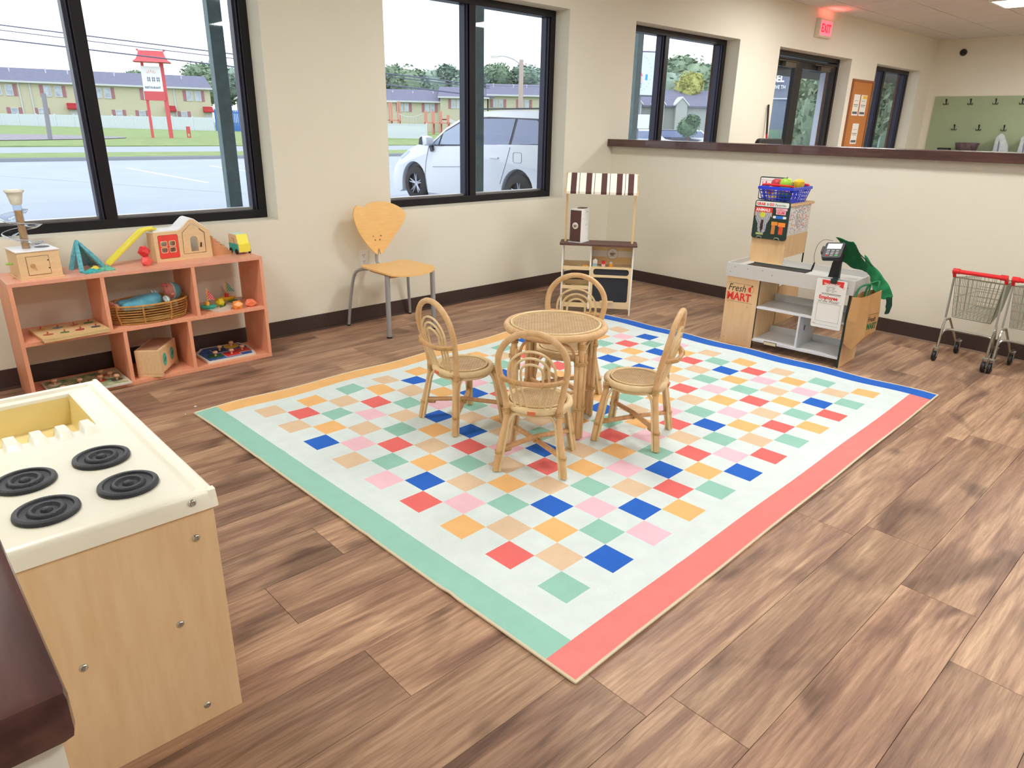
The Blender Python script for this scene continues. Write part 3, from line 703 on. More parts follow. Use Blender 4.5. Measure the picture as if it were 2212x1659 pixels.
scrap('cloth_scrap','folded green speckled cloth at the right foot of the tent',m_greenc,(0.928,4.055,T),.080,.06,-.1,.022)
scrap('cloth_scrap','small yellow cloth tucked between the teal and green cloths',mat('yellow_cloth',(240,220,80),0.9),(0.888,4.095,T),.045,.04,.5)
# dollhouse : wood, red window panel, gable, slide, stairs
dh=thing('dollhouse','toy wooden house with a white gable roof, red window panel, yellow slide and stairs','toy house',(1.195,4.103,T),math.radians(1.5))
HWd,HD=.305,.12
prof=[(0,0),(.305,0),(.302,.135),(.298,.152),(.225,.212),(.212,.217),(.198,.212),(.150,.168),(.130,.160),(.004,.160),(0,.155)]
inner=[(.018,.014),(.012+.116,.014),(.128,.148),(.020,.148)]
def ring(b,outer,hole,y0,y1):
    # outer polygon with hole, same order, bridged
    n,m_=len(outer),len(hole)
    import mathutils.geometry as g
    tris=g.tessellate_polygon([[Vector((x,z,0)) for x,z in outer],[Vector((x,z,0)) for x,z in hole]])
    pts=outer+hole
    vs=[(x,y0,z) for x,z in pts]+[(x,y1,z) for x,z in pts]; k=len(pts)
    fs=[tuple(t) for t in tris]+[tuple(reversed([i+k for i in t])) for t in tris]
    fs+=[(i,(i+1)%n,(i+1)%n+k,i+k) for i in range(n)]+[(n+i,n+i+k,n+(i+1)%m_+k,n+(i+1)%m_) for i in range(m_)]
    b.add(vs,fs)
import mathutils.geometry as mgeo
def plate(outer,holes,y0,y1,m,parent,name,bevel=0):
    pts=list(outer); loops=[[Vector((x,z,0)) for x,z in outer]]
    for h in holes: pts+=h; loops.append([Vector((x,z,0)) for x,z in h])
    tris=mgeo.tessellate_polygon(loops); k=len(pts)
    vs=[(x,y0,z) for x,z in pts]+[(x,y1,z) for x,z in pts]
    fs=[tuple(t) for t in tris]+[tuple(reversed([i+k for i in t])) for t in tris]; s=0
    for lp in [outer]+list(holes):
        n=len(lp); fs+=[(s+i,s+(i+1)%n,s+(i+1)%n+k,s+i+k) for i in range(n)]; s+=n
    return MB().add(vs,fs).build(name,m,parent,bevel=bevel)
gab=[(.146,.030),(.272,.030),(.276,.142),(.216,.192),(.206,.196),(.196,.192),(.150,.150)]
redh=rrect(.020,.126,.016,.144,.008,2)
plate(prof,[redh,gab],0,.010,m_wood,dh,'front_wall',0)
wins=[rrect(x,x+.029,z,z+.024,.005,2) for x in(.034,.078) for z in(.084,.050)]
plate(rrect(.022,.124,.018,.142,.008,2),wins,.001,.009,mat('toy_red',(236,74,64),0.5),dh,'red_panel')
for h in wins:
    cx_=sum(p[0] for p in h)/len(h); cz_=sum(p[1] for p in h)/len(h)
    o_=rrect(cx_-.018,cx_+.018,cz_-.0155,cz_+.0155,.006,2); plate(o_,[h],-.0008,.002,m_wood,dh,'window_trim')
door=[(.190,.040),(.232,.040),(.232,.105)]+arc(.211,.105,.021,0,PI,6)[1:-1]+[(.190,.105)]
gd=[(.150,.033),(.268,.033),(.270,.138),(.214,.186),(.206,.190),(.198,.186),(.154,.147)]
plate(gd,[door],.000,.008,m_wood,dh,'gable_door')
MB().tube([(.246,-.004,.075),(.247,-.006,.088),(.244,-.002,.062)],.0035,6).build('door_knob',m_black,dh)
MB().box(.003,.298,.010,HD,.0,.010).build('floor_board',m_wood,dh)
for x_ in(.003,.134,.291): B(x_,x_+.007,.010,HD,.010,.148).build('inner_wall',m_wood,dh)
rp=[(.004,.160),(.130,.160),(.150,.168),(.198,.212),(.212,.217),(.225,.212),(.298,.152),(.298,.157),(.226,.2185),(.212,.224),(.197,.2185),(.148,.1745),(.130,.1665),(.004,.1665)]
MB().prism(rp,.008,HD+.012,'xz').build('roof',m_paint_w,dh)
b=MB()
sl=[(-.225,.006),(-.04,.160),(-.025,.168),(.030,.172),(.030,.178),(-.028,.175),(-.046,.168),(-.232,.012)]
b.prism(sl,.025,.085,'xz'); b.prism([(x,z+.006) for x,z in sl],.022,.028,'xz'); b.prism([(x,z+.006) for x,z in sl],.082,.088,'xz')
b.build('slide',mat('toy_yellow',(250,240,84),0.4),dh,bevel=.001)
b=MB(); st=[(.305,0)]+[(.420,0)]
poly=[(.305,0),(.425,0),(.425,.018)]
for i in range(6): poly+= [(.405-.0195*i,.018*(i+1)),(.405-.0195*i,.018*(i+2) if i<5 else .112)]
poly=[(.305,0),(.425,0)]+[p for i in range(6) for p in((.425-.02*i,.0185*(i+1)),(.405-.02*i,.0185*(i+1)))]
b.prism(poly,.02,.075,'xz'); b.build('stairs',mat('stair_wood',(214,156,110),0.5),dh)
# gems : faceted stones
def gem(name,label,rgb,c,r,seed,group=None,sq=(1,1,1),rot=(0,0,0)):
    bm=bmesh.new(); bmesh.ops.create_icosphere(bm,subdivisions=1,radius=1); rr=random.Random(seed)
    for v in bm.verts: v.co=v.co.normalized()*(0.86+.26*rr.random())
    T_=Euler((seed,seed*1.7,seed*.6)).to_matrix()
    for v in bm.verts: v.co=T_@v.co; v.co=Vector((v.co.x*sq[0],v.co.y*sq[1],v.co.z*sq[2]))*r
    bmesh.ops.convex_hull(bm,input=bm.verts)
    zmin=min(v.co.z for v in bm.verts)
    for v in bm.verts:
        if v.co.z<zmin*0.72: v.co.z=zmin*0.72
    zmin=min(v.co.z for v in bm.verts)
    for v in bm.verts: v.co.z-=zmin
    me=bpy.data.meshes.new(name); bm.to_mesh(me); H_=max(v.co.z for v in bm.verts); bm.free(); me.materials.append(mat('gem_%d_%d_%d'%rgb,rgb,0.35))
    o=bpy.data.objects.new(name,me); COL.objects.link(o); o.location=c; tag(o,label,'wooden gem',group); return H_
G1='faceted painted wooden stones'
h=gem('wooden_gem','coral red faceted stone standing under another beside the yellow slide',(242,104,98),(1.128,4.060,T),.034,3,G1)
gem('wooden_gem','bright red faceted stone balanced on top of the coral one',(226,52,56),(1.126,4.060,T+h),.034,8,G1)
# toy van
vn=thing('toy_van','wooden toy camper van with teal side and yellow front at the shelf right end','toy van',(1.640,4.074,T),math.radians(4))
vp=[(0,.014),(.002,.060),(.016,.104),(.024,.112),(.110,.114),(.116,.108),(.118,.014)]
Tv=Matrix.Rotation(PI/2,4,'Z')
# local: length runs along +y (away), width along +x ; front faces -y
def vpt(l,z): return (l,z)
b=MB(); b.cur=0; b.prism([(0.0,.012),(.118,.012),(.118,.104),(.110,.112),(.028,.112),(.012,.064),(0.0,.058)],0.0,.072,'yz'); b.build('body',m_wood,vn,bevel=.002)
MB().prism([(.004,.013),(.117,.013),(.117,.060),(.006,.060)],-.0012,.0,'yz').build('side_paint',m_mint,vn)
MB().prism([(-.0012,.014),(.0,.014),(.0,.058),(.012,.064),(.029,.112),(.026,.1135),(.010,.0655),(-.0012,.059)],.003,.069,'yz').build('front_paint',mat('toy_yellow',(250,240,84),0.4),vn)
MB().box(.003,.069,.03,.108,.112,.1132).build('roof_paint',mat('roof_mint',(206,240,214),0.5),vn)
b=MB(); frame_box(b,.05,.085,.072,.095,0,0,0) if False else None
MB().box(-.0018,-.0004,.050,.0515,.05,.09).box(-.0018,-.0004,.050,.08,.088,.0895).build('door_line',mat('gap_dark',(110,78,54),0.8),vn)
w0=None
for x in(-.006,.072):
    for y in(.024,.094):
        o=MB().cyl((x,y,.0155),(x+.006,y,.0155),.0155,seg=18).build('wheel',m_black,vn)
# middle shelf : boats on board, gems, puzzles, basket and doll
Mz=.316
tr=MB().prism([(0,0),(.050,-.125),(.12,-.11),(.30,.13),(.18,.20),(.03,.14)],0,.007,'xy').build('puzzle_board',mat('board_white',(226,214,196),0.6,var=.15,vs=30)); tr.location=(1.390,4.088,Mz); tag(tr,'pale wooden board under the toy sailboats on the middle shelf','board')
MB().prism([(.085,-.05),(.13,-.02),(.16,.05),(.11,.02)],.007,.0078,'xy').prism([(.19,.03),(.25,.08),(.22,.12),(.17,.07)],.007,.0078,'xy').build('printed_shape',mat('board_green',(70,140,100),0.6),tr)
def boat(label,c,hull,deck,sail,mast,rz,s=1.0,yellow=False):
    t=thing('toy_sailboat',label,'toy boat',c,rz,'toy sailboats on the middle shelf')
    vs=[];fs=[];n=14
    for (k,z) in((.62,0),(.95,.012),(1.0,.022)):
        for i in range(n):
            a=2*PI*i/n; x=.048*math.cos(a); y=.022*math.sin(a)*(1-.25*math.cos(a)); vs.append((x*k*s,y*k*s,z*s))
    for r in range(2):
        for i in range(n): fs.append((r*n+i,r*n+(i+1)%n,(r+1)*n+(i+1)%n,(r+1)*n+i))
    fs+=[tuple(reversed(range(n))),tuple(range(2*n,3*n))]
    MB().add(vs,fs).build('hull',hull,t,bevel=.0015)
    MB().lathe([(.011,.022),(.013,.034),(.010,.042),(.0001,.044)],12,(-.004,0,0)).build('cabin',deck,t,smooth=True)
    MB().tube([(0,0,.040),(0.0,0,.118)],.0028,6).build('mast',mast,t)
    MB().prism([(.002,.056),(.044,.050),(.004,.116)],-.002,.002,'xz').build('sail',sail,t)
    return t
def gingham(name,c):
    m=bpy.data.materials.new(name); m.use_nodes=True; nt=m.node_tree; N=nt.nodes; L=nt.links
    tc=N.new('ShaderNodeTexCoord'); ck=N.new('ShaderNodeTexChecker'); ck.inputs['Scale'].default_value=140; L.new(tc.outputs['Object'],ck.inputs[0])
    ck.inputs[1].default_value=lin(c); ck.inputs[2].default_value=lin(tuple(min(255,int(x*.35+165)) for x in c)); L.new(ck.outputs[0],N['Principled BSDF'].inputs[0]); return m
m_by=mat('boat_yellow',(248,200,60),0.45); m_br=mat('boat_red',(214,56,44),0.45)
boat('teal toy sailboat with a red checked sail at the left of the middle shelf',(1.418,4.058,Mz+.007),m_mint,m_by,gingham('sail_red',(216,40,52)),m_by,-.35)
boat('yellow toy sailboat with a green checked sail behind the painted stones',(1.585,4.195,Mz+.007),m_by,m_br,gingham('sail_green',(48,150,130)),m_by,-.2)
gem('wooden_gem','yellow faceted stone between the two toy sailboats',(238,214,58),(1.497,4.090,Mz+.007),.030,5,G1)
gem('wooden_gem','orange faceted stone at the front edge of the middle shelf',(252,162,74),(1.557,3.985,Mz),.032,12,G1)
gem('wooden_gem','peach orange faceted stone beside the shelf right panel',(252,142,102),(1.640,4.000,Mz),.034,9,G1,sq=(1.1,1,.9))
# stacked puzzle boards
m_pz=mat('puzzle_wood',(226,196,142),0.55,var=.08,vs=14); m_pk=mat('peg_red',(200,66,60),0.5)
def board(label,z,w_,d_,c,rz,pegs,pm,seed):
    t=thing('peg_puzzle',label,'puzzle',c,rz,None); B(0,w_,0,d_,0,.009).build('board',m_pz,t,bevel=.001)
    rr=random.Random(seed); cl=[(196,120,86),(90,130,84),(176,70,60),(70,80,90),(216,180,90),(120,150,150)]
    for i in range(pegs):
        x=w_*(.14+.72*((i%4)/3)); y=d_*(.25+.5*(i//4)) + rr.uniform(-.01,.01)
        p=soft([(x+.021*rr.uniform(.7,1.2)*math.cos(a),y+.013*rr.uniform(.6,1.3)*math.sin(a)) for a in [2*PI*k/8 for k in range(8)]],2)
        pc=MB().prism(p,.009,.0125,'xy').build('puzzle_piece',mat('pp%d'%(i%6),cl[i%6],0.6,var=.3,vs=60),t)
        MB().lathe([(.0025,.0125),(.002,.017),(.0045,.021),(.0035,.0245),(.0001,.0255)],8,(x,y,0)).build('peg',pm,pc,smooth=True)
    return t
board('lower of two stacked wooden puzzles on the middle shelf, mostly hidden',0,.300,.240,(.572,3.905,Mz),math.radians(5),0,m_pk,1)
board('upper wooden puzzle of the stack, with small red pegs',0,.300,.240,(.568,3.912,Mz+.010),math.radians(3.5),8,m_pk,2)
# bottom compartments
bz=.021; m_peg=mat('peg_wood',(226,176,140),0.45)
pl=thing('peg_puzzle','green farm puzzle with round wooden knobs in the bottom left compartment','puzzle',(.560,3.925,bz),0)
B(0,.365,0,.280,0,.010).build('board',mat('puzzle_pale',(222,222,210),0.6),pl,bevel=.001)
B(.01,.355,.010,.27,.010,.0108).build('printed_picture',mat('farm_green',(36,132,66),0.6,dark=(226,214,180),vs=22),pl)
def knob(par,x,y,z,m=m_peg,r=.015): MB().lathe([(r*.42,0),(r*.38,r*.7),(r*.8,r*1.0),(r,r*1.45),(r*.8,r*1.9),(.0001,r*2.1)],14,(x,y,z)).build('knob',m,par,smooth=True)
for i,(x,y) in enumerate(((.06,.06),(.05,.2),(.15,.13),(.245,.115),(.27,.20),(.30,.145),(.315,.08),(.20,.055))):
    pc=MB().prism(soft([(x+.030*math.cos(a),y+.022*math.sin(a)*(1+.3*math.cos(3*a))) for a in [2*PI*k/8 for k in range(8)]],2),.0108,.0125,'xy').build('puzzle_piece',mat('fp%d'%(i%4),[(224,110,80),(240,230,210),(90,84,76),(204,60,50)][i%4],0.6),pl)
    knob(pc,x,y,.0125)
b2=thing('peek_box','wooden sorting box with two teal fabric eye holes, turned at an angle','toy box',(1.079,3.925,bz),math.radians(53))
# local x runs along the face with holes (right-back), y to the left-back
b=MB(); b.box(0,.255,0,.128,.016,.150); b.build('box',m_wood,b2,bevel=.004)
for y in (.002,):
    ft=MB(); 
    for a,c_ in((0,.03),(.225,.255)): B(a,c_,0,.128,0,.016).build('foot',m_wood,b2,bevel=.002)
MB().box(.012,.243,.012,.116,.150,.1512).build('lid_inset',mat('inset_brown',(176,132,100),0.7),b2)
for x in(.065,.175):
    e=MB().prism([(x+.026*math.cos(a),.082+.036*math.sin(a)) for a in [2*PI*k/24 for k in range(24)]],-.002,.001,'xz').build('fabric_ring',mat('teal_felt',(104,196,180),0.9,var=.3,vs=60),b2)
    MB().prism([(x+p[0],.082+p[1]) for p in ((-.012,-.010),(.0,-.006),(.014,.012),(.002,.008))],-.0032,-.0018,'xz').build('slit',mat('slit_dark',(24,54,56),0.8),e)
p3=thing('peg_puzzle','house shaped puzzle with blue and red squares in the bottom right compartment','puzzle',(1.350,3.985,bz),0)
outl=[(0,0),(.282,0),(.296,.05),(.315,.185),(.29,.275),(.06,.285),(.0,.20),(-.0,.1)]
MB().prism(outl,0,.011,'xy').build('board',mat('puzzle_pale',(222,222,210),0.6),p3,bevel=.001)
MB().prism([(x*.9+.014,y*.88+.014) for x,y in outl],.011,.0118,'xy').build('printed_ground',mat('navy_print',(30,52,92),0.6,dark=(70,120,200),vs=40),p3)
for (x,y,c_,sh_) in ((.075,.085,(30,92,52),0),(.165,.070,(216,50,44),1),(.245,.105,(206,80,70),1),(.135,.175,(40,60,96),1),(.225,.220,(214,176,60),0)):
    if sh_: o=B(x-.042,x+.042,y-.040,y+.040,.0118,.0132).build('puzzle_piece',mat('q%d%d'%(c_[0],c_[1]),c_,0.6),p3); B(x-.045,x+.045,y-.043,y+.043,.0115,.0125).build('white_outline',m_white,p3)
    else: o=MB().lathe([(.045,.0118),(.045,.0132),(.0001,.0132)],24,(x,y,0)).build('puzzle_piece',mat('q%d%d'%(c_[0],c_[1]),c_,0.6),p3)
    knob(o,x,y,.0132)
# basket with baby doll
m_bk=mat('willow',(212,164,92),0.5,dark=(176,124,60),vs=30)
bs_=thing('doll_basket','oval open-weave rattan basket holding a baby doll','basket',(1.104,4.080,Mz))
def oval(a,b_,z,n=44): return [(a*math.cos(2*PI*i/n),b_*math.sin(2*PI*i/n),z) for i in range(n)]
for k_ in range(8):
    z=.006+.0135*k_; g=.92+.08*min(1,k_/4); 
    o=MB().tube(oval(.207*g,.128*g,z),.0024 if k_<7 else .0058,6,closed=True).build('hoop' if k_<7 else 'rim',m_bk,bs_,smooth=True)
b=MB()
for i in range(9):
    a=2*PI*(i+.35)/9
    b.tube([(.207*(.92+.08*min(1,q/4))*math.cos(a),.128*(.92+.08*min(1,q/4))*math.sin(a),.004+.0135*q) for q in range(8)],.0045,6)
b.build('stake',m_bk,bs_,smooth=True)['kind']='stuff'
MB().prism([(x,y) for x,y,z in oval(.19,.117,0,30)],.002,.007,'xy').build('basket_base',m_bk,bs_)
dl=thing('baby_doll','baby doll in a pale blue suit and cap lying in the rattan basket','doll',(1.104,4.085,Mz+.008),math.radians(6))
m_skin=mat('doll_skin',(226,150,136),0.5); m_suit=mat('doll_suit',(128,208,232),0.9,dark=(96,184,216),vs=30,bump=.3,bs=90); m_strp=stripe_mat('doll_stripe',(236,240,240),(120,190,196),'X',80,.3)
def skinfig(name,m,parent,V_,E_,R_s,sub=2):
    me=bpy.data.meshes.new(name); me.from_pydata(V_,E_,[]); o=bpy.data.objects.new(name,me); COL.objects.link(o)
    md=o.modifiers.new('s','SKIN'); md.use_smooth_shade=True
    for i,r in enumerate(R_s): me.skin_vertices[0].data[i].radius=(r,r) if not isinstance(r,tuple) else r
    me.skin_vertices[0].data[0].use_root=True
    s2=o.modifiers.new('ss','SUBSURF'); s2.levels=sub; s2.render_levels=sub
    dg=bpy.context.evaluated_depsgraph_get(); me2=bpy.data.meshes.new_from_object(o.evaluated_get(dg)); bpy.data.objects.remove(o)
    me2.materials.clear(); me2.materials.append(m); me2.name=name
    for p in me2.polygons: p.use_smooth=True
    o=bpy.data.objects.new(name,me2); COL.objects.link(o); o.parent=parent; return o
skinfig('body',m_suit,dl,[(-.02,0,.075),(.045,0,.09),(.085,0,.098),(-.075,-.028,.082),(-.145,-.030,.080),(-.075,.028,.082),(-.145,.034,.085)],[(0,1),(1,2),(0,3),(3,4),(0,5),(5,6)],[.040,.042,.030,.029,.023,.029,.023])
skinfig('sleeve',m_strp,dl,[(.078,-.035,.104),(.090,-.062,.092),(.075,-.080,.082)],[(0,1),(1,2)],[.021,.017,.014])
skinfig('sleeve',m_strp,dl,[(.078,.035,.108),(.070,.062,.112),(.050,.075,.118)],[(0,1),(1,2)],[.021,.017,.014])
for s in(-.030,.034):
    f=MB().sphere((-.168,s,.086),.016,12,8,(1.0,.9,1.25)); [f.sphere((-.178-.002*q,s-.010+.005*q,.104-.001*q),.0045,8,5) for q in range(5)]; f.build('foot',m_skin,dl,smooth=True)
for (hx,hy,hz) in ((.070,-.092,.078),(.118,-.066,.118)) :
    f=MB().sphere((hx,hy,hz),.011,10,7,(1.1,.9,.8)); [f.tube([(hx+.006,hy-.006+.004*q,hz),(hx+.016,hy-.008+.005*q,hz-.002)],.0026,6) for q in range(4)]; f.tube([(hx-.004,hy-.006,hz),(hx+.004,hy-.015,hz+.002)],.003,6); f.build('hand',m_skin,dl,smooth=True)
hd=MB().sphere((.140,.002,.125),.044,20,14,(1.0,.92,.96))
hd.sphere((.106,-.010,.140),.0065,8,6); hd.sphere((.112,.034,.122),.008,8,6); hd.sphere((.120,-.032,.118),.013,8,6); hd.sphere((.112,.014,.148),.012,8,6)
h_=hd.build('head',m_skin,dl,smooth=True)
b=MB(); b.sphere((.118,.002,.163),.0035,6,5); b.sphere((.110,-.022,.155),.0035,6,5); b.build('eyes',mat('doll_eye',(70,44,40),0.3),h_)
MB().tube([(.098,-.004,.128),(.096,-.010,.126),(.098,-.017,.126)],.0022,6).build('mouth',mat('doll_mouth',(196,60,70),0.5),h_)
vs=[];fs=[]
cap=MB().sphere((.146,.002,.122),.0475,20,14,(1.0,.94,.98)); 
keep=[f for f in cap.f if all(cap.v[i][0]>.142 for i in f)]; cap.f=keep; cap.mi=[0]*len(keep); cap.build('cap',mat('doll_cap',(110,186,208),0.9,var=.1,vs=30),dl,smooth=True)
b=MB(); torus(b,(.142,.002,.124),.0445,.0035,(1,0,0),22,6); b.build('cap_edge',mat('doll_cap_edge',(206,226,226),0.9),dl,smooth=True)
MB().sphere((.106,.006,.160),.013,10,7,(1.4,1,.6)).build('bow',mat('doll_bow',(206,96,110),0.8),dl,smooth=True)

# ---------------------------------------------------------------- toy cafe stand (corner)
m_birch=mat('birch',(238,214,170),0.5,dark=(230,202,154),vs=6,stretch=(1,1,8),bump=.02); m_wht=mat('white_board',(244,244,240),0.45)
m_chalk=mat('chalkboard',(44,46,54),0.8,var=.15,vs=12); m_brown=mat('brown_board',(92,62,56),0.5)
cf=thing('cafe_stand','toy cafe stand with striped awning, brown counter and two chalkboards in the room corner','toy cafe stand',(3.863,3.575,0),math.radians(-50.43))
cw=.533; sd=.175
def side(x0,x1,foot): return MB().prism([(0.018,0),(.032,0),(.05,.05),(sd-.02,.05),(sd-.01,0),(sd,0),(sd,.517),(.030,.517),(.012,.34),(.004,.16)][0:0] or [(0,0),(.016,0),(.022,.04),(sd-.02,.04),(sd-.012,0),(sd,0),(sd,.517),(.030,.517),(.014,.38),(.003,.22)],x0,x1,'yz').build('side_panel',m_wht,cf,bevel=.001)
side(0,.011,0); side(cw-.011,cw,0)
MB().prism([(0,.04),(sd,.04),(sd,.517),(.030,.517),(.014,.38),(.003,.22)],.211,.222,'yz').build('divider',m_wht,cf)
MB().prism(rrect(-.020,cw+.020,-.012,sd+.02,.02,3),.518,.532,'xy').build('counter_top',m_brown,cf,bevel=.002)
for z,dz in((.335,.028),(.190,.026),(.050,.034)):
    t=MB().box(.011,.211,.012,sd-.005,z-.000,z+.006).box(.011,.211,.006,.012,z,z+dz).box(.011,.211,sd-.011,sd-.005,z,z+dz+.014).build('tray_shelf',m_birch,cf)
B(.222,cw-.011,.006,sd,.352,.360).build('shelf',m_birch,cf)
pan=[(.222,.050),(cw-.011,.050),(cw-.011,.363),(.222,.363)]
h1=rrect(.240,.505,.304,.350,.019,4); h2=rrect(.240,.505,.100,.286,.014,4)
plate(pan,[h1,h2],.002,.010,m_birch,cf,'front_panel')
MB().prism(h1,.008,.012,'xz').build('chalkboard',m_chalk,cf); MB().prism(h2,.008,.012,'xz').build('chalkboard',m_chalk,cf)
B(.302,.402,-.008,.004,.094,.110).build('chalk_ledge',m_birch,cf,bevel=.001)
B(.222,cw-.011,sd-.012,sd-.006,.363,.517).build('back_panel',mat('birch_warm',(240,204,146),0.5,dark=(234,196,138),vs=6,stretch=(1,1,6)),cf)
B(.222,cw-.011,sd-.0135,sd-.012,.415,.462).build('white_stripe',mat('stripe_w',(238,228,216),0.6),cf)
MB().lathe([(.041,0),(.041,.002),(.0001,.002)],30,T=Matrix.Translation((.378,sd-.0136,.440))@Matrix.Rotation(PI/2,4,'X')).build('logo_disc',mat('logo_w',(242,236,228),0.6),cf)
b=MB(); torus(b,(.378,sd-.016,.440),.0405,.0009,(0,1,0),30,4); b.build('logo_ring',mat('logo_brown',(110,84,76),0.6),cf)
def cup(par,x,y,z,s,m,dy=-.0012):
    b=MB(); b.prism([(x-.018*s,z+.010*s),(x-.015*s,z-.004*s),(x-.007*s,z-.012*s),(x+.007*s,z-.012*s),(x+.015*s,z-.004*s),(x+.018*s,z+.010*s)],y+dy,y,'xz')
    b.tube([(x+.017*s,y+dy/2,z+.007*s),(x+.027*s,y+dy/2,z+.006*s),(x+.027*s,y+dy/2,z-.002*s),(x+.015*s,y+dy/2,z-.005*s)],.0014*s,4)
    b.box(x-.020*s,x+.020*s,y+dy,y,z-.0165*s,z-.0145*s)
    for q in(-.006,.002): b.tube([(x+q*s,y+dy/2,z+.014*s),(x+(q+.004)*s,y+dy/2,z+.019*s),(x+q*s,y+dy/2,z+.024*s)],.0008*s,4)
    return b.build('cup_picture',m,par)
cup(cf,.375,sd-.0156,.437,1.0,mat('cup_tan',(176,150,124),0.6))
m_post=mat('post_wood',(232,202,150),0.5)
for x,xo in((.018,-.010),(cw-.018,.010)):
    MB().box(x-.008,x+.008,.084,.098,.532,1.030).build('post',m_post,cf,bevel=.001)
    MB().box(x+xo-.005,x+xo+.005,.010,.092,.893,.905).box(x+xo-.005,x+xo+.005,.0,.01,.885,.925).build('awning_arm',m_post,cf)
b=MB(); b.cyl((.006,.091,1.022),(cw-.006,.091,1.022),.006,seg=8); b.cyl((.006,.006,.898),(cw-.006,.006,.898),.006,seg=8); b.build('awning_rod',m_post,cf)
sw=(cw-.030)/27.0; x=.015; aw=[]
pat=[('W',2.0),('D',3.0),('W',1.35),('K',.28),('W',1.35)]*4+[('D',3.0),('W',1.7)]
tot=sum(p[1] for p in pat); k_=(cw-.030)/tot; cols={'W':mat('awning_white',(244,240,226),0.85),'D':mat('awning_brown',(86,56,52),0.85),'K':mat('awning_line',(40,34,44),0.85)}
for c_ in 'WDK':
    b=MB(); x=.015
    for q,wd in pat:
        if q==c_:
            x1=x+wd*k_; pr_=[(.098,1.030),(.086,1.030),(-.003,.906),(-.002,.889),(.001,.889),(.003,.903),(.089,1.0265),(.098,1.0265)]
            b.prism(pr_,x,x1,'yz')
        x+=wd*k_
    b.build('awning_stripe' if c_!='W' else 'awning',cols[c_],cf)
def onstand(o): o.parent=None; o.matrix_world=cf_m@o.matrix_world; return o
cf_m=Matrix.Translation((3.863,3.575,0))@Matrix.Rotation(math.radians(-50.43),4,'Z')
def cloc(x,y,z): return tuple(cf_m@Vector((x,y,z)))
cm=thing('toy_coffee_machine','white and brown toy coffee machine with a cup emblem on the cafe counter','coffee machine',(3.936,3.573,.532),math.radians(-75))
b=MB(); b.box(0,.093,.0,.125,.008,.248); b.build('body',m_wht,cm,bevel=.002)
B(-.010,.100,-.006,.135,0,.008).build('base_tray',mat('machine_grey',(206,208,212),0.5),cm,bevel=.002)
B(.003,.090,-.003,0,.010,.236).build('front_panel',m_brown,cm)
B(.045,.093,.02,.09,.248,.254).build('top_lid',m_brown,cm)
d_=MB().lathe([(.024,0),(.024,.0015),(.0001,.0015)],24,T=Matrix.Translation((.046,-.003,.125))@Matrix.Rotation(PI/2,4,'X')).build('emblem_disc',mat('logo_w',(242,236,228),0.6),cm)
cup(cm,.044,-.0046,.123,.75,mat('emblem_grey',(140,126,120),0.6))
b=MB()
for y,z in((.078,.222),(.100,.222),(.030,.176),(.078,.128)): b.cyl((.0930,y,z),(.0940,y,z),.003,seg=8)
b.build('peg_hole',m_black,cm)
# goods on the cafe stand
def carton(label,x,y,z,w_,h_,top,bot,rz=0,lid=None):
    t=thing('toy_carton',label,'toy food',cloc(x,y,z),math.radians(-50.43)+rz)
    MB().box(-w_/2,w_/2,-w_/2,w_/2,0,h_*.45).build('base',bot,t,bevel=.001); MB().box(-w_/2,w_/2,-w_/2,w_/2,h_*.45,h_).build('upper',top,t,bevel=.001)
    if lid: MB().prism([(-w_/2,h_),(w_/2,h_),(0,h_+.012)],-w_/2,w_/2,'xz').build('lid',lid,t)
carton('white and blue toy milk carton left of the red carton',.249,.07,.360,.034,.044,m_wht,mat('milk_blue',(160,206,232),0.5),lid=m_wht)
carton('red topped toy carton in the middle of the cafe shelf',.312,.06,.360,.028,.040,mat('carton_red',(226,48,52),0.5),mat('carton_pink',(226,190,190),0.5))
jr=thing('toy_jar','small orange toy jar with a blue-white cap under the cup emblem','toy food',cloc(.368,.05,.360))
MB().lathe([(.014,0),(.015,.003),(.015,.022),(.009,.026)],14).build('jar',mat('jar_orange',(240,166,44),0.4),jr,smooth=True); MB().lathe([(.010,.026),(.010,.032),(.004,.040),(.0001,.041)],12).build('cap',mat('jar_cap',(200,220,240),0.4),jr,smooth=True)
def donut(label,x,y,z,R,r,rgb,rgb2=None):
    t=MB(); torus(t,(0,0,r),R,r,(0,0,1),20,8); o=t.build('toy_donut',mat('d%d%d'%(rgb[0],rgb[1]),rgb,0.5),smooth=True); o.location=cloc(x,y,z); return tag(o,label,'toy food',None)
donut('pink toy donut at the left end of the top cafe tray',.040,.05,.341,.016,.008,(232,190,190))
o=MB().prism([(-.035,-.012),(.035,-.016),(.03,.016),(-.03,.014)],0,.016,'xy').build('toy_chocolate_bar',m_brown,bevel=.003); o.location=cloc(.085,.045,.341); o.rotation_euler=(0,0,math.radians(-50)); tag(o,'dark brown toy chocolate pastry on the top cafe tray','toy food')
donut('brown toy donut standing between the chocolate pastry and the orange cake',.128,.045,.341,.016,.007,(116,76,60))
o=MB().prism([(-.022,-.02),(.022,-.02),(.022,.02),(-.022,.02)],0,.024,'xy').build('toy_cake',mat('cake_or',(250,178,62),0.5,var=.15,vs=90),bevel=.004); o.location=cloc(.180,.045,.341); o.rotation_euler=(0,0,math.radians(-50)); tag(o,'orange toy cake at the right end of the top cafe tray','toy food')
o=MB().prism([(-.035,-.02),(.02,-.028),(.036,0),(.02,.028),(-.03,.022)],0,.014,'xy').build('toy_sandwich',mat('sand_green',(176,176,90),0.7),bevel=.003); o.location=cloc(.165,.06,.197); o.rotation_euler=(0,0,math.radians(-40)); tag(o,'olive green toy sandwich slice on the second cafe tray','toy food')
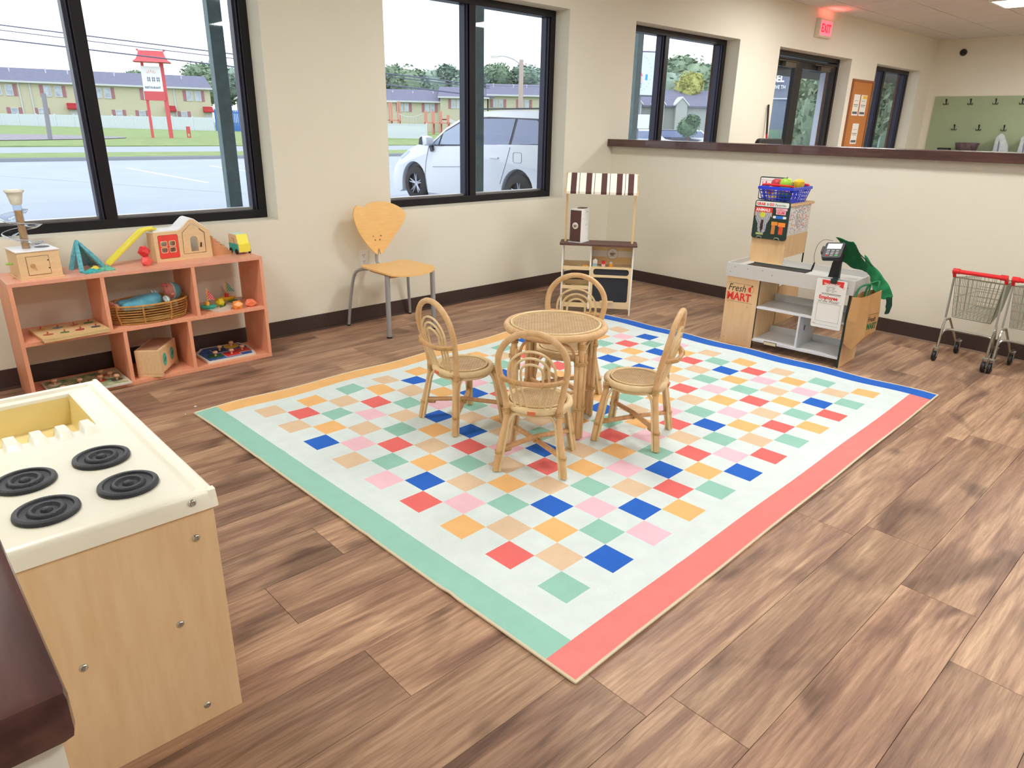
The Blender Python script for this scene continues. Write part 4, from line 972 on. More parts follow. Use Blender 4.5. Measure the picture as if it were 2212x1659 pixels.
o=MB().prism([(-.022,-.003),(.022,-.003),(.022,.003),(-.022,.003)],0,.02,'xy').build('toy_cracker',m_brown); o.location=cloc(.055,.04,.197); o.rotation_euler=(0,0,math.radians(-70)); tag(o,'thin dark toy biscuit at the left of the second cafe tray','toy food')
o=MB().prism([(-.05,-.02),(.045,-.026),(.05,.02),(-.04,.024)],0,.022,'xy').build('toy_cake_box',m_brown,bevel=.003); o.location=cloc(.115,.08,.057); o.rotation_euler=(0,0,math.radians(-45)); tag(o,'dark brown toy box on the lowest cafe tray','toy food')

# ---------------------------------------------------------------- toy market checkout
m_mk=mat('market_wood',(234,198,150),0.5,dark=(226,186,136),vs=6,stretch=(7,7,1),bump=.03); m_gr=mat('market_grey',(204,203,199),0.5); m_lg=mat('market_lightgrey',(228,230,232),0.45)
m_dkg=mat('dark_green_edge',(28,52,44),0.6)
MANG=math.radians(-86.5); MA=(4.161,2.36)
mk_m=Matrix.Translation((MA[0],MA[1],0))@Matrix.Rotation(MANG,4,'Z')
def mloc(s,d,z): return tuple(mk_m@Vector((s,d,z)))
mk=thing('toy_checkout','toy grocery checkout with grey conveyor, wooden sides and a tall display board','toy shop counter',(MA[0],MA[1],0),MANG)
B(0,.220,0,.011,0,.452).build('front_panel',m_mk,mk); MB().box(.220,.2225,.0,.012,0,.452).build('panel_edge',m_dkg,mk)
B(.2225,.2235,.012,.285,0.03,.452).build('inner_side',m_mk,mk)
B(0,.009,.012,.285,0,.452).build('side_panel',m_mk,mk)
B(.771,.782,0,.285,0,.452).build('side_panel',m_mk,mk); MB().box(.7705,.7825,-.002,0,0,.452).box(.770,.771,0,.285,0,.452).build('panel_edge',m_dkg,mk)
B(.2235,.770,0,.280,.268,.281).build('upper_shelf',m_lg,mk); B(.2235,.770,.262,.272,.281,.325).build('shelf_lip',m_lg,mk)
B(.2235,.770,0,.280,.050,.064).build('lower_shelf',m_lg,mk); B(.2235,.770,.262,.272,.064,.105).build('shelf_lip',m_lg,mk)
B(.498,.510,.004,.262,.064,.268).build('shelf_divider',m_lg,mk); MB().box(.5105,.512,.09,.10,.165,.195).build('bracket',m_black,mk)
tg=MB().box(.305,.388,-.006,.002,.044,.066).build('name_plate',m_dkg,mk); MB().box(.307,.386,-.0065,-.006,.046,.064).build('plate_face',mat('plate_cream',(232,214,168),0.6),tg)
# conveyor frame
MB().prism([(-.012,.449),(.796,.449),(.796,.536),(-.012,.536)],-.014,-.002,'xz').build('front_rail',m_gr,mk,bevel=.001)
MB().box(-.012,.796,.300,.312,.449,.545).build('back_rail',m_gr,mk); MB().box(-.012,-.002,-.002,.300,.449,.536).box(.786,.796,-.002,.300,.449,.536).build('end_rail',m_gr,mk)
B(-.002,.786,-.002,.300,.500,.508).build('top_deck',m_gr,mk)
bl=MB().box(.06,.44,.055,.24,.508,.513).build('conveyor_belt',mat('belt_black',(44,44,50),0.6),mk); MB().cyl((.06,.058,.512),(.44,.058,.512),.006).cyl((.06,.237,.512),(.44,.237,.512),.006).build('roller',m_dkg,bl)
B(.46,.58,.06,.24,.508,.514).build('scanner_plate',mat('scan',(222,224,222),0.4),mk)
b=MB()
for s,z in((.05,.515),(.02,.478),(.135,.512),(.235,.515),(.30,.494),(.76,.49)): b.lathe([(.004,0),(.004,.001),(.0001,.001)],8,T=Matrix.Translation((s,-.0141,z))@Matrix.Rotation(PI/2,4,'X'))
b.build('screw',mat('screw_grey',(150,150,154),0.5),mk)
b=MB()
for s,z in((.02,.28),(.16,.262),(.025,.035),(.175,.045)): b.lathe([(.004,0),(.004,.001),(.0001,.001)],8,T=Matrix.Translation((s,-.0001,z))@Matrix.Rotation(PI/2,4,'X'))
b.build('screw',mat('screw_tan',(188,152,112),0.5),mk)
m_ink=mat('ink_black',(38,36,36),0.6); m_inkr=mat('ink_red',(228,52,48),0.55); m_inkg=mat('ink_green',(34,112,66),0.6); m_grey=mat('ink_grey',(120,122,120),0.6)
# logo Fresh MART
text('Fresh',.064,m_ink,mk,(.012,-.0006,.356),(PI/2,0,0),ext=.0003,shear=.25,sx=.86)
text('MART',.070,m_inkr,mk,(.009,-.0006,.298),(PI/2,0,0),ext=.0003,bold=.0022,sx=.90)
B(.012,.175,-.0008,0,.4065,.4075).build('logo_line',m_ink,mk); B(.008,.188,-.0008,0,.2875,.2885).build('logo_line',m_ink,mk)
def apple(par,x,z,r,mm,m2,y=-.0008):
    pts=[(x+r*math.cos(a)*(1-.10*max(0,math.sin(a))**4),z+r*math.sin(a)*(1-.12*abs(math.cos(a))**8)) for a in [PI/2+PI*k/12 for k in range(13)]]
    MB().prism(pts,y,0,'xz').build('apple_picture',mm,par)
    MB().tube([(x+r*math.cos(a),y*.5,z+r*math.sin(a)) for a in [-PI/2+PI*k/12 for k in range(13)]],.0009,4).build('apple_outline',mm,par)
    MB().prism([(x,z+r*.9),(x+r*.15,z+r*1.5),(x+r*.6,z+r*1.45),(x+r*.45,z+r*1.05)],y,0,'xz').build('leaf_picture',m2,par)
apple(mk,.170,.378,.019,m_inkr,m_ink)
# tower behind
B(-.008,.224,.296,.305,.30,.672).build('tower_front',m_mk,mk)
B(.216,.225,.305,.640,.555,.700).build('tower_side',m_mk,mk); MB().box(.216,.2255,.640,.6425,.10,.70).build('panel_edge',m_dkg,mk)
MB().prism([(.312,.10),(.640,.10),(.640,.40),(.312,.36)],.216,.225,'yz').build('tower_side',m_mk,mk)
B(-.008,.001,.305,.640,.0,.90).build('tower_side',m_mk,mk)
B(.214,.2235,.305,.640,.700,.890).build('tower_side_upper',mat('tower_white',(226,228,226),0.5),mk)
MB().prism(rrect(-.014,.245,.292,.650,.02,3),.890,.903,'xy').build('tower_top',m_mk,mk,bevel=.001)
gd_=MB().prism(rrect(-.010,.226,.668,.914,.016,4),.284,.296,'xz').build('display_board',m_dkg,mk,bevel=.001)
def on(x0,x1,z0,z1,m,name,y=.2832,r=0,par=mk):
    return MB().prism(rrect(x0,x1,z0,z1,r,3) if r else [(x0,z0),(x1,z0),(x1,z1),(x0,z1)],y,.2842,'xz').build(name,m,par)
on(-.003,.219,.876,.908,mat('hdr_white',(232,236,230),0.6),'header_strip',r=.008)
text('GRAB',.024,m_inkr,mk,(.002,.2828,.883),ext=.0002,bold=.0010,sx=.95); text('&',.024,m_ink,mk,(.070,.2828,.883),ext=.0002,sx=.9); text('GO',.024,m_inkr,mk,(.087,.2828,.883),ext=.0002,bold=.0010,sx=.9)
text('Favorites',.024,m_ink,mk,(.126,.2828,.883),ext=.0002,shear=.25,sx=.82)
on(-.004,.114,.840,.870,m_inkr,'magazine_header'); text('ANIMALS',.025,m_white,mk,(.003,.2828,.8455),ext=.0002,bold=.0007,sx=.93)
zb=bpy.data.materials.new('zebra'); zb.use_nodes=True; N=zb.node_tree.nodes; L=zb.node_tree.links; tc=N.new('ShaderNodeTexCoord'); wv=N.new('ShaderNodeTexWave'); wv.inputs['Scale'].default_value=55; wv.inputs['Distortion'].default_value=7; L.new(tc.outputs['Object'],wv.inputs[0]); cr=N.new('ShaderNodeValToRGB'); cr.color_ramp.interpolation='CONSTANT'; cr.color_ramp.elements[0].color=(.01,.01,.02,1); cr.color_ramp.elements[1].position=.5; cr.color_ramp.elements[1].color=(.75,.78,.85,1); L.new(wv.outputs[0],cr.inputs[0]); L.new(cr.outputs[0],N['Principled BSDF'].inputs[0])
on(-.004,.114,.812,.840,mat('mag_tan',(196,150,110),0.6),'magazine_field')
MB().prism([(.0,.838),(.108,.838),(.104,.80),(.088,.77),(.082,.715),(.058,.700),(.030,.712),(.022,.765),(.004,.80)],.2828,.284,'xz').build('zebra_picture',zb,mk)
MB().prism([(.046,.79),(.060,.79),(.064,.74),(.053,.705),(.042,.74)],.2824,.283,'xz').build('zebra_muzzle',mat('muzzle',(50,30,34),0.6),mk)
o=MB().lathe([(.018,0),(.018,.0006),(.0001,.0006)],20,T=Matrix.Translation((.052,.2826,.822))@Matrix.Rotation(PI/2,4,'X')).build('yellow_badge',mat('badge',(212,214,60),0.6),mk); 
on(.020,.070,.692,.705,mat('tag_lime',(180,196,116),0.6),'price_tag')
on(.136,.212,.858,.872,mat('gum_pink',(244,190,200),0.6),'gum_label'); on(.140,.204,.832,.856,mat('gum_pink',(244,190,200),0.6),'gum_label'); text('GUM',.024,mat('gum_red',(214,60,96),0.6),mk,(.146,.2828,.836),ext=.0002,bold=.0008,sx=.95); text('BUBBLE',.012,mat('gum_red',(214,60,96),0.6),mk,(.148,.2828,.861),ext=.0002,sx=1.0)
on(.122,.212,.806,.822,m_white,'candy_wrapper',r=.006); on(.142,.190,.805,.823,mat('candy_blue',(40,110,206),0.5),'candy_picture',y=.2826)
on(.118,.160,.762,.784,mat('pop_orange',(238,150,50),0.5),'snack_picture'); on(.122,.146,.704,.762,mat('pop_brown',(204,130,60),0.5),'snack_picture')
on(.164,.212,.756,.782,mat('pop_or2',(248,140,50),0.5),'snack_picture'); on(.172,.200,.706,.756,mat('pop_red2',(226,84,46),0.5),'snack_picture')
for x in(.03,.15): MB().tube([(x,.282,.672),(x+.006,.278,.682),(x+.028,.278,.682),(x+.034,.282,.672)],.0035,6).build('slot_clip',mat('clip_metal',(150,156,146),0.5),mk)
m_loops=voronoi_mat('loops',[(206,60,50),(230,130,60),(70,90,170),(90,150,80),(150,90,60),(200,160,60),(220,220,220)],75)
lp_=MB().box(.2236,.2262,.312,.612,.712,.888).build('cereal_poster',m_loops,mk)
MB().lathe([(.058,0),(.058,.0015),(.0001,.0015)],30,T=Matrix.Translation((.2262,.461,.801))@Matrix.Rotation(PI/2,4,'Y')).build('bowl_picture',mat('bowl_rim',(176,180,190),0.5),lp_)
MB().lathe([(.050,0),(.050,.0008),(.0001,.0008)],30,T=Matrix.Translation((.2278,.461,.801))@Matrix.Rotation(PI/2,4,'Y')).build('bowl_contents',m_loops,lp_)
# sign leaning behind the basket
lsn=thing('shopping_list_sign','white list sign with dark green edge standing behind the blue basket','sign',mloc(-.075,.45,.903),MANG)
MB().prism(rrect(0,.185,0,.150,.012,3),0,.008,'xz').build('board',m_dkg,lsn); MB().prism(rrect(.006,.180,.008,.143,.006,2),-.001,0,'xz').build('white_face',mat('face_w',(238,232,230),0.6),lsn)
b=MB(); 
for i,(x,z,w_,h_) in enumerate(((.02,.10,.004,.02),(.042,.104,.008,.018),(.062,.104,.010,.006),(.085,.104,.010,.016),(.11,.10,.005,.018))): b.box(x,x+w_,-.0018,-.001,z,z+h_)
b.build('small_picture',m_inkr,lsn); MB().box(.010,.176,-.0016,-.001,.128,.1295).box(.010,.176,-.0016,-.001,.020,.0215).box(.028,.034,-.0018,-.001,.045,.07).build('rule_line',mat('rule',(170,110,100),0.6),lsn)
# blue basket
bb=thing('shopping_basket','small blue plastic shopping basket with red handles full of toy food on the display top','basket',mloc(.118,.425,.903),MANG)
m_blue=mat('blue_plastic',(36,62,214),0.35)
def wallp(p0,p1,q0,q1,nx,nz,b):
    p0,p1,q0,q1=map(Vector,(p0,p1,q0,q1)); 
    def P(u,v): return (p0.lerp(p1,u)).lerp(q0.lerp(q1,u),v)
    for i in range(nx+1): b.tube([P(i/nx,0),P(i/nx,.5),P(i/nx,1)],.0032,4)
    for j in range(nz+1): b.tube([P(0,j/nz),P(1,j/nz)],.0030,4)
bx,by2=.090,.125; tx_,ty_=.112,.150; h=.094
bot=[(-bx,-by2,0.004),(bx,-by2,0.004),(bx,by2,0.004),(-bx,by2,0.004)]; top=[(-tx_,-ty_,h),(tx_,-ty_,h),(tx_,ty_,h),(-tx_,ty_,h)]
for i in range(4):
    b=MB(); wallp(bot[i],bot[(i+1)%4],top[i],top[(i+1)%4],9,4,b); b.build('basket_side',m_blue,bb)
MB().box(-bx,bx,-by2,by2,0,.006).build('basket_bottom',m_blue,bb)
b=MB(); b.tube(top,.0075,6,closed=True); b.box(-tx_-.006,tx_+.006,-ty_-.006,-ty_+.004,h-.012,h+.006).box(-tx_-.006,tx_+.006,ty_-.004,ty_+.006,h-.012,h+.006); b.box(-tx_-.006,-tx_+.004,-ty_,ty_,h-.012,h+.006).box(tx_-.004,tx_+.006,-ty_,ty_,h-.012,h+.006); b.build('basket_rim',m_blue,bb,bevel=.001)
for y in(-.128,.128):
    b=MB(); b.tube(catmull([(-.105,y*.9,h+.004),(-.095,y,h+.016),(-.05,y*1.05,h+.018),(.05,y*1.05,h+.016),(.095,y,h+.014),(.105,y*.9,h+.004)],4),.0065,8); b.build('handle',m_red,bb,smooth=True)
def food(name,label,c,prof,m,stem=None,sc_=1):
    o=MB().lathe([(r*sc_,z*sc_) for r,z in prof],20).build(name,m,None,smooth=True); o.location=mloc(*c); return tag(o,label,'toy food')
applep=[(.0001,.006),(.010,.002),(.020,.0),(.032,.010),(.040,.028),(.041,.042),(.034,.060),(.020,.069),(.010,.068),(.0001,.061)]
ap=thing('toy_apple','green toy apple on top of the food in the blue basket','toy food',mloc(.140,.375,.985)); MB().lathe(applep,22).build('fruit',mat('apple_green',(136,196,52),0.4,dark=(176,214,70),vs=12),ap,smooth=True); MB().tube([(0,0,.060),(.002,0,.078)],.0035,6).build('stem',m_brown,ap)
ap=thing('toy_apple','dark red toy apple left of the green one in the blue basket','toy food',mloc(.075,.39,.978)); MB().lathe(applep,22).build('fruit',mat('apple_red',(168,38,52),0.5,dark=(196,60,66),vs=14),ap,smooth=True)
o=food('toy_pepper','yellow toy pepper at the right of the apples in the blue basket',(.190,.46,.985),[(.0001,0),(.022,.004),(.033,.024),(.034,.050),(.022,.062),(.0001,.058)],mat('pepper_y',(250,204,60),0.35))
o=food('toy_broccoli','dark green toy broccoli under the yellow pepper',(.198,.37,.965),[(.0001,0),(.02,.004),(.03,.02),(.022,.036),(.0001,.04)],mat('broc',(30,70,40),0.8,bump=.6,bs=160))
o=food('toy_orange','orange toy fruit seen through the left front of the blue basket',(.055,.335,.950),[(.0001,0),(.02,.006),(.027,.027),(.02,.048),(.0001,.054)],mat('fr_or',(236,140,66),0.5))
o=food('toy_lemon','yellow toy lemon seen low through the front of the blue basket',(.07,.345,.912),[(.0001,0),(.02,.004),(.025,.018),(.018,.032),(.0001,.036)],mat('fr_ye',(246,206,90),0.5))
o=food('toy_lettuce','dark green toy lettuce in the right half of the blue basket',(.15,.36,.912),[(.0001,0),(.03,.006),(.04,.03),(.03,.055),(.0001,.06)],mat('lett',(60,96,60),0.8,bump=.6,bs=90))
o=food('toy_tomato','red toy tomato at the back of the blue basket',(.12,.45,.912),[(.0001,0),(.03,.006),(.04,.03),(.03,.055),(.0001,.06)],mat('tom',(196,52,44),0.4))
# card reader on its post
cr_=thing('toy_card_reader','black toy card reader with keypad on a post above the checkout','card reader',mloc(.640,.07,.508),MANG)
MB().prism([(-.034,0),(.030,0),(.026,.10),(.034,.155),(-.004,.155),(-.022,.10)],0,.03,'xz').build('post',m_black,cr_,bevel=.002)
rd=MB(); Tr=Matrix.Translation((-.012,-.015,.165))@Matrix.Rotation(math.radians(-48),4,'X')@Matrix.Rotation(math.radians(0),4,'Z')
TR=Matrix.Translation((-.018,-.02,.172))@Euler((math.radians(38),math.radians(-6),math.radians(4))).to_matrix().to_4x4()
rd.prism(rrect(-.055,.055,-.062,.062,.012,3),-.018,.012,'xy',T=TR); rdo=rd.build('reader_body',m_black,cr_,bevel=.002)
B(-.040,.040,.008,.050,.012,.0136,T=TR).build('screen',mat('screen',(206,220,236),0.3,emit=(206,220,236),es=.25),rdo)
for i in range(3):
    for j in range(4):
        m_=mat('key_grey',(176,178,176),0.5) if j<3 or i==1 else (m_inkr if i==0 else mat('key_green',(60,190,90),0.5))
        B(-.034+.026*i,-.034+.026*i+.016,-.010-.0135*j,-.010-.0135*j+.006,.012,.0145,T=TR).build('key',m_,rdo)
MB().box(-.068,-.055,-.02,.03,-.01,.012,T=TR).build('card_slot',m_black,rdo)
b=MB(); b.tube(catmull([(-.05,.03,.225),(-.10,.02,.225),(-.125,.0,.19),(-.128,-.015,.13),(-.118,-.02,.09)],6),.0013,5); cb=b.build('cable',m_black,cr_,smooth=True)
MB().tube([(-.118,-.02,.092),(-.122,-.021,.07),(-.130,-.022,.036)],[.004,.0065,.0055],8).build('scan_pen',m_black,cb,smooth=True)
# hanging clipboard sign
cb=thing('hanging_sign','white hanging sign with red top reading Employee of the Week, clipped to the checkout rail','sign',mloc(.598,-.030,.238),MANG,rot=(math.radians(3),0,MANG))
MB().prism(rrect(-.010,.165,-.005,.292,.010,4),0,.004,'xz').build('board',mat('sign_white',(240,240,236),0.5),cb,bevel=.0006)
MB().prism([(.022,.288),(.148,.288),(.146,.250),(.115,.262),(.085,.266),(.055,.262),(.026,.254)],-.0008,.0002,'xz').build('red_banner',m_inkr,cb)
text('Open Every Day!',.0145,m_white,cb,(.034,-.0012,.262),ext=.0002,bold=.0004,sx=.92)
for z,s_ in ((.244,'Monday-Friday'),(.226,'Saturday & Sunday')): text(s_,.0085,m_grey,cb,(.050,-.0006,z),ext=.0002)
text('8:00       9:00',.008,m_grey,cb,(.055,-.0006,.235),ext=.0002); text('9:00       8:00',.008,m_grey,cb,(.055,-.0006,.217),ext=.0002)
MB().box(.028,.140,-.0008,0,.206,.2085).box(.030,.138,-.0008,0,.2005,.2015).build('rule_line',m_ink,cb)
text('Employee',.030,m_inkr,cb,(.016,-.0008,.174),ext=.0002,bold=.0011,sx=.92); text('of the Week!',.024,m_grey,cb,(.014,-.0008,.153),ext=.0002,shear=.3,sx=.93)
b=MB(); frame_box(b,.012,.148,.036,.148,-.0008,0,.0008); b.build('picture_box',m_grey,cb); B(.004,.150,-.0008,0,.014,.0148).build('rule_line',m_grey,cb); text('NAME',.007,m_grey,cb,(-.003,-.0008,.016),ext=.0002)
MB().tube([(.146,-.0006,.262),(.156,-.0006,.254),(.150,-.0006,.242)],.0008,4).build('apple_outline',m_inkr,cb)
MB().box(.070,.106,-.006,.012,.272,.300).box(.074,.102,.010,.03,.292,.304).build('clip',mat('clip_green',(24,44,40),0.5),cb,bevel=.001)
# paper bag
m_bag=mat('kraft_paper',(204,160,106),0.85,dark=(190,144,92),vs=9,bump=.25,bs=16)
bg_=thing('shopping_bag','brown paper shopping bag with green handles hanging at the checkout right end','bag',mloc(.790,.0,.0),MANG)
b=MB(); 
prof_=[(0.0,-.02,.175),(.005,-.025,.44),(.118,.03,.452),(.150,.16,.462),(.060,.21,.455),(.0,.16,.445)]
lo=[(.0,-.01,.160),(.05,.0,.125),(.135,.03,.215),(.165,.15,.232),(.08,.20,.225),(.0,.15,.165)]
hi=[(.006,-.022,.445),(.07,-.012,.448),(.112,.030,.462),(.150,.15,.478),(.070,.20,.468),(.004,.14,.450)]
mid=[(.0,-.028,.30),(.055,-.016,.30),(.125,.032,.33),(.168,.155,.35),(.08,.21,.34),(.0,.15,.31)]
vs=lo+mid+hi; n=6; fs=[(i,(i+1)%n,(i+1)%n+n,i+n) for i in range(n)]+[(i+n,(i+1)%n+n,(i+1)%n+2*n,i+2*n) for i in range(n)]+[tuple(range(n))]
b.add(vs,fs); bo=b.build('bag_body',m_bag,bg_); md=bo.modifiers.new('th','SOLIDIFY'); md.thickness=.002; [setattr(v.co,'x',v.co.x if v.co.x<.04 else .04+(v.co.x-.04)*.62) for v in bo.data.vertices]
fm=Matrix.Translation((.092,.032,.250))@Matrix.Rotation(math.radians(79),4,'Z')
def ontext(s_,size,m,x,z,bold,shear=0,sx=1): 
    o=text(s_,size,m,bg_,(0,0,0),ext=.0003,bold=bold,shear=shear); o.matrix_local=fm@Matrix.Translation((x,-.006,z))@Matrix.Rotation(PI/2,4,'X')@Matrix.Diagonal((sx,1,1,1)); return o
ontext('Fresh',.046,m_ink,.004,.050,0,.2,.8); ontext('MART',.052,m_inkg,.004,.005,.002,0,.75)
MB().box(.004,.11,-.007,-.006,.094,.096,T=fm).build('print_line',m_ink,bg_)
for q in((.03,.0,.065,.0),(.04,.13,.085,.09)):
    b=MB(); b.tube(catmull([(q[0]-.012,q[1]-.012,.43),(q[0],q[1],.50),(q[0]+.045,q[1]+.02,.525),(q[2]+.01,q[3]+.03,.50),(q[2]+.01,q[3]+.03,.45)],5),.006,6); b.build('bag_handle',mat('handle_green',(34,120,78),0.7),bg_,smooth=True)
# green apron draped over the reader and rail
apn=thing('green_apron','dark green cloth apron draped from the card reader over the checkout end','apron',mloc(.64,.07,.508),MANG)
def sheet(rows,th,name,m,par):
    R=[catmull(r,5) for r in rows]; n=len(R[0]); cols=[]
    vs=[];fs=[]
    C_=[catmull([R[k][i] for k in range(len(R))],4) for i in range(n)]
    m_=len(C_[0])
    for i in range(n):
        for j in range(m_): vs.append(C_[i][j]+Vector((0,.004*math.sin(i*1.1+j*.7),.003*math.sin(i*.9))))
    for i in range(n-1):
        for j in range(m_-1): fs.append((i*m_+j,(i+1)*m_+j,(i+1)*m_+j+1,i*m_+j+1))
    o=MB().add(vs,fs).build(name,m,par,smooth=True); md=o.modifiers.new('t','SOLIDIFY'); md.thickness=th; return o
sheet([[(-.045,.052,.245),(.03,.060,.232),(.066,.062,.222),(.075,.055,.205)],
       [(-.012,.075,.200),(.03,.09,.185),(.085,.10,.165),(.120,.095,.125)],
       [(.0,.10,.10),(.06,.12,.07),(.13,.13,.055),(.185,.11,.058)]],.003,'apron_cloth',m_green,apn)
sheet([[(.12,.10,.155),(.175,.10,.105),(.24,.105,.045),(.285,.11,-.005),(.315,.12,-.065)],
       [(.14,.12,.06),(.185,.11,.025),(.225,.10,-.02),(.250,.09,-.055),(.27,.10,-.085)],
       [(.165,.13,.04),(.175,.12,.01),(.20,.10,-.03),(.22,.09,-.045),(.24,.10,-.07)]],.004,'apron_cloth',mat('apron_light',(36,140,86),0.9,var=.3,vs=30),apn)
sheet([[(.305,.12,-.055),(.318,.12,-.10),(.316,.12,-.15),(.305,.12,-.175)],[(.285,.10,-.075),(.292,.10,-.11),(.296,.10,-.15),(.298,.10,-.175)]],.006,'apron_tie',mat('apron_dark',(18,64,46),0.9),apn)
MB().tube(catmull([(.072,.055,.215),(.10,.07,.165),(.135,.09,.13),(.18,.10,.095)],5),.003,6).build('apron_strap',m_dkg,apn,smooth=True)

# ---------------------------------------------------------------- toy shopping carts
m_wire=mat('cart_wire',(186,194,180),0.3,metal=0.85); m_wire2=mat('cart_frame',(176,178,172),0.3,metal=0.8)
def make_cart():
    t=thing('shopping_cart','','toy cart')
    hw=.137
    b=MB(); b.tube([(-.028+.02,hw,.570),(-.028+.02,-hw,.570)],.0125,12); b.tube([(-.008,hw+.006,.571),(-.008,hw-.030,.571)],.0165,12); b.tube([(-.008,-hw-.006,.571),(-.008,-hw+.030,.571)],.0165,12)
    for s in(1,-1): b.tube([(-.008,s*hw,.572),(.016,s*hw,.535)],.010,8)
    b.build('handle',m_red,t,smooth=True)
    for s in(1,-1):
        MB().prism([(.008,.545),(.026,.545),(.040,.275),(.026,.275)],s*hw-.004,s*hw+.004,'xz').build('frame_post',m_wire2,t)
        b=MB(); b.tube(catmull([(.085,s*hw*.93,.262),(.045,s*hw,.255),(.022,s*hw,.205),(.014,s*hw,.14),(.006,s*hw,.085)],5),.0078,8); b.build('leg',m_chrome,t,smooth=True)
        b=MB(); b.tube([(.085,s*hw*.93,.262),(.22,s*.105,.10),(.30,s*.105,.09)],.0065,8); b.build('leg',m_chrome,t,smooth=True)
    b=MB(); b.tube(catmull([(.018,hw,.165),(.05,hw*.95,.190),(.06,hw*.7,.200),(.06,0,.200),(.06,-hw*.7,.200),(.05,-hw*.95,.190),(.018,-hw,.165)],4),.007,8); b.build('cross_bar',m_wire2,t,smooth=True)
    # basket panels
    r=.0018
    TL=[(.02,hw-.008,.530),(.02,-hw+.008,.530),(.36,-.088,.500),(.36,.088,.500)]; BL=[(.040,.105,.285),(.040,-.105,.285),(.33,-.075,.315),(.33,.075,.315)]
    def panel(p,q,n,m_,name):
        p0,p1,q0,q1=map(Vector,(p[0],p[1],q[0],q[1])); b=MB()
        for i in range(n+1): b.tube([p0.lerp(p1,i/n),q0.lerp(q1,i/n)],r,4)
        for j in range(m_+1): b.tube([p0.lerp(q0,j/m_),p1.lerp(q1,j/m_)],r*(1.6 if j in(0,m_) else 1),4)
        b.build(name,m_wire,t)
    panel((TL[0],TL[1]),(BL[0],BL[1]),11,5,'basket_back'); panel((TL[3],TL[2]),(BL[3],BL[2]),8,6,'basket_front')
    panel((TL[0],TL[3]),(BL[0],BL[3]),15,2,'basket_side'); panel((TL[1],TL[2]),(BL[1],BL[2]),15,2,'basket_side'); panel((BL[0],BL[1]),(BL[3],BL[2]),9,12,'basket_floor')
    b=MB(); b.tube(TL,.0038,6,closed=True); b.tube([(.06,.085,.530),(.06,.085,.556),(.06,-.065,.548),(.06,-.065,.525)],.003,6); b.build('top_wire',m_wire,t,smooth=True)
    for x,s in((.0,1),(.0,-1),(.295,1),(.295,-1)):
        y=s*(hw if x<.1 else .105)
        f=MB().box(x-.014,x+.016,y-.016,y+.016,.078,.088); f.box(x-.022,x+.008,y-.015,y-.011,.030,.080).box(x-.022,x+.008,y+.011,y+.015,.030,.080); fo=f.build('caster_fork',m_wire2,t,bevel=.002)
        MB().lathe([(.012,-.009),(.030,-.009),(.0325,-.005),(.0325,.005),(.030,.009),(.012,.009)],20,T=Matrix.Translation((x-.008,y,.0325))@Matrix.Rotation(PI/2,4,'X'),closed=True).build('wheel',m_black,fo,smooth=True)
    return t
ct=make_cart(); ct.location=(4.836,1.108,0); ct.rotation_euler=(0,0,math.radians(-2)); tag(ct,'left toy shopping cart with wire basket and red handle, by the half wall','toy cart','toy shopping carts by the half wall')
c2=copy_tree(ct); c2.location=(4.826,.800,0); c2.rotation_euler=(0,0,math.radians(-1)); tag(c2,'right toy shopping cart cut off by the picture edge, with a red flap inside','toy cart')
MB().prism([(.045,.40),(.055,.40),(.055,.455),(.045,.43)],-.03,.06,'xz').build('seat_flap',m_red,c2)

# ---------------------------------------------------------------- small wall things
ot=thing('wall_outlet','white double power outlet on the wall behind the plywood chair','outlet',(2.603,WY,.450))
MB().box(-.034,.034,-.006,0,-.057,.057).build('cover_plate',m_white,ot,bevel=.002)
for z in(-.022,.022):
    f=MB().prism(rrect(-.016,.016,z-.014,z+.014,.010,3),-.0085,-.006,'xz').build('socket',m_white,ot)
    MB().box(-.008,-.005,-.009,-.0082,z-.001,z+.008).box(.005,.008,-.009,-.0082,z-.001,z+.007).lathe([(.0025,0),(.0025,.0006),(.0001,.0006)],8,T=Matrix.Translation((0,-.0084,z-.008))@Matrix.Rotation(PI/2,4,'X')).build('slot',m_black,f)
ex=thing('exit_sign','white box sign glowing red with the word EXIT above the door','sign',(9.035,WY,2.49))
MB().box(-.175,.175,-.052,0,-.10,.10).build('housing',mat('exit_case',(226,214,196),0.5),ex,bevel=.006)
MB().box(-.145,.145,-.054,-.052,-.078,.078).build('glow_panel',mat('exit_glow',(255,120,130),0.5,emit=(255,96,110),es=1.35),ex)
text('EXIT',.125,mat('exit_letters',(190,20,36),0.5,emit=(214,40,58),es=.9),ex,(-.128,-.0545,-.045),ext=.0005,bold=.003,sx=.95)
pl_=bpy.data.lights.new('exit_glow_up','AREA'); pl_.energy=0.7; pl_.color=(1,.12,.1); pl_.shape='RECTANGLE'; pl_.size=.30; pl_.size_y=.04
po=bpy.data.objects.new('exit_lamp',pl_); COL.objects.link(po); po.parent=ex; po.location=(.05,-.12,.103); po.rotation_euler=(PI,0,0)
cm_=thing('security_camera','small black round camera high on the far wall','camera',(FX,4.06-.13,2.505)); 
MB().lathe([(.05,0),(.05,.02),(.036,.05),(.0001,.055)],18,T=Matrix.Rotation(-PI/2,4,'Y')).build('dome',m_black,cm_,smooth=True)
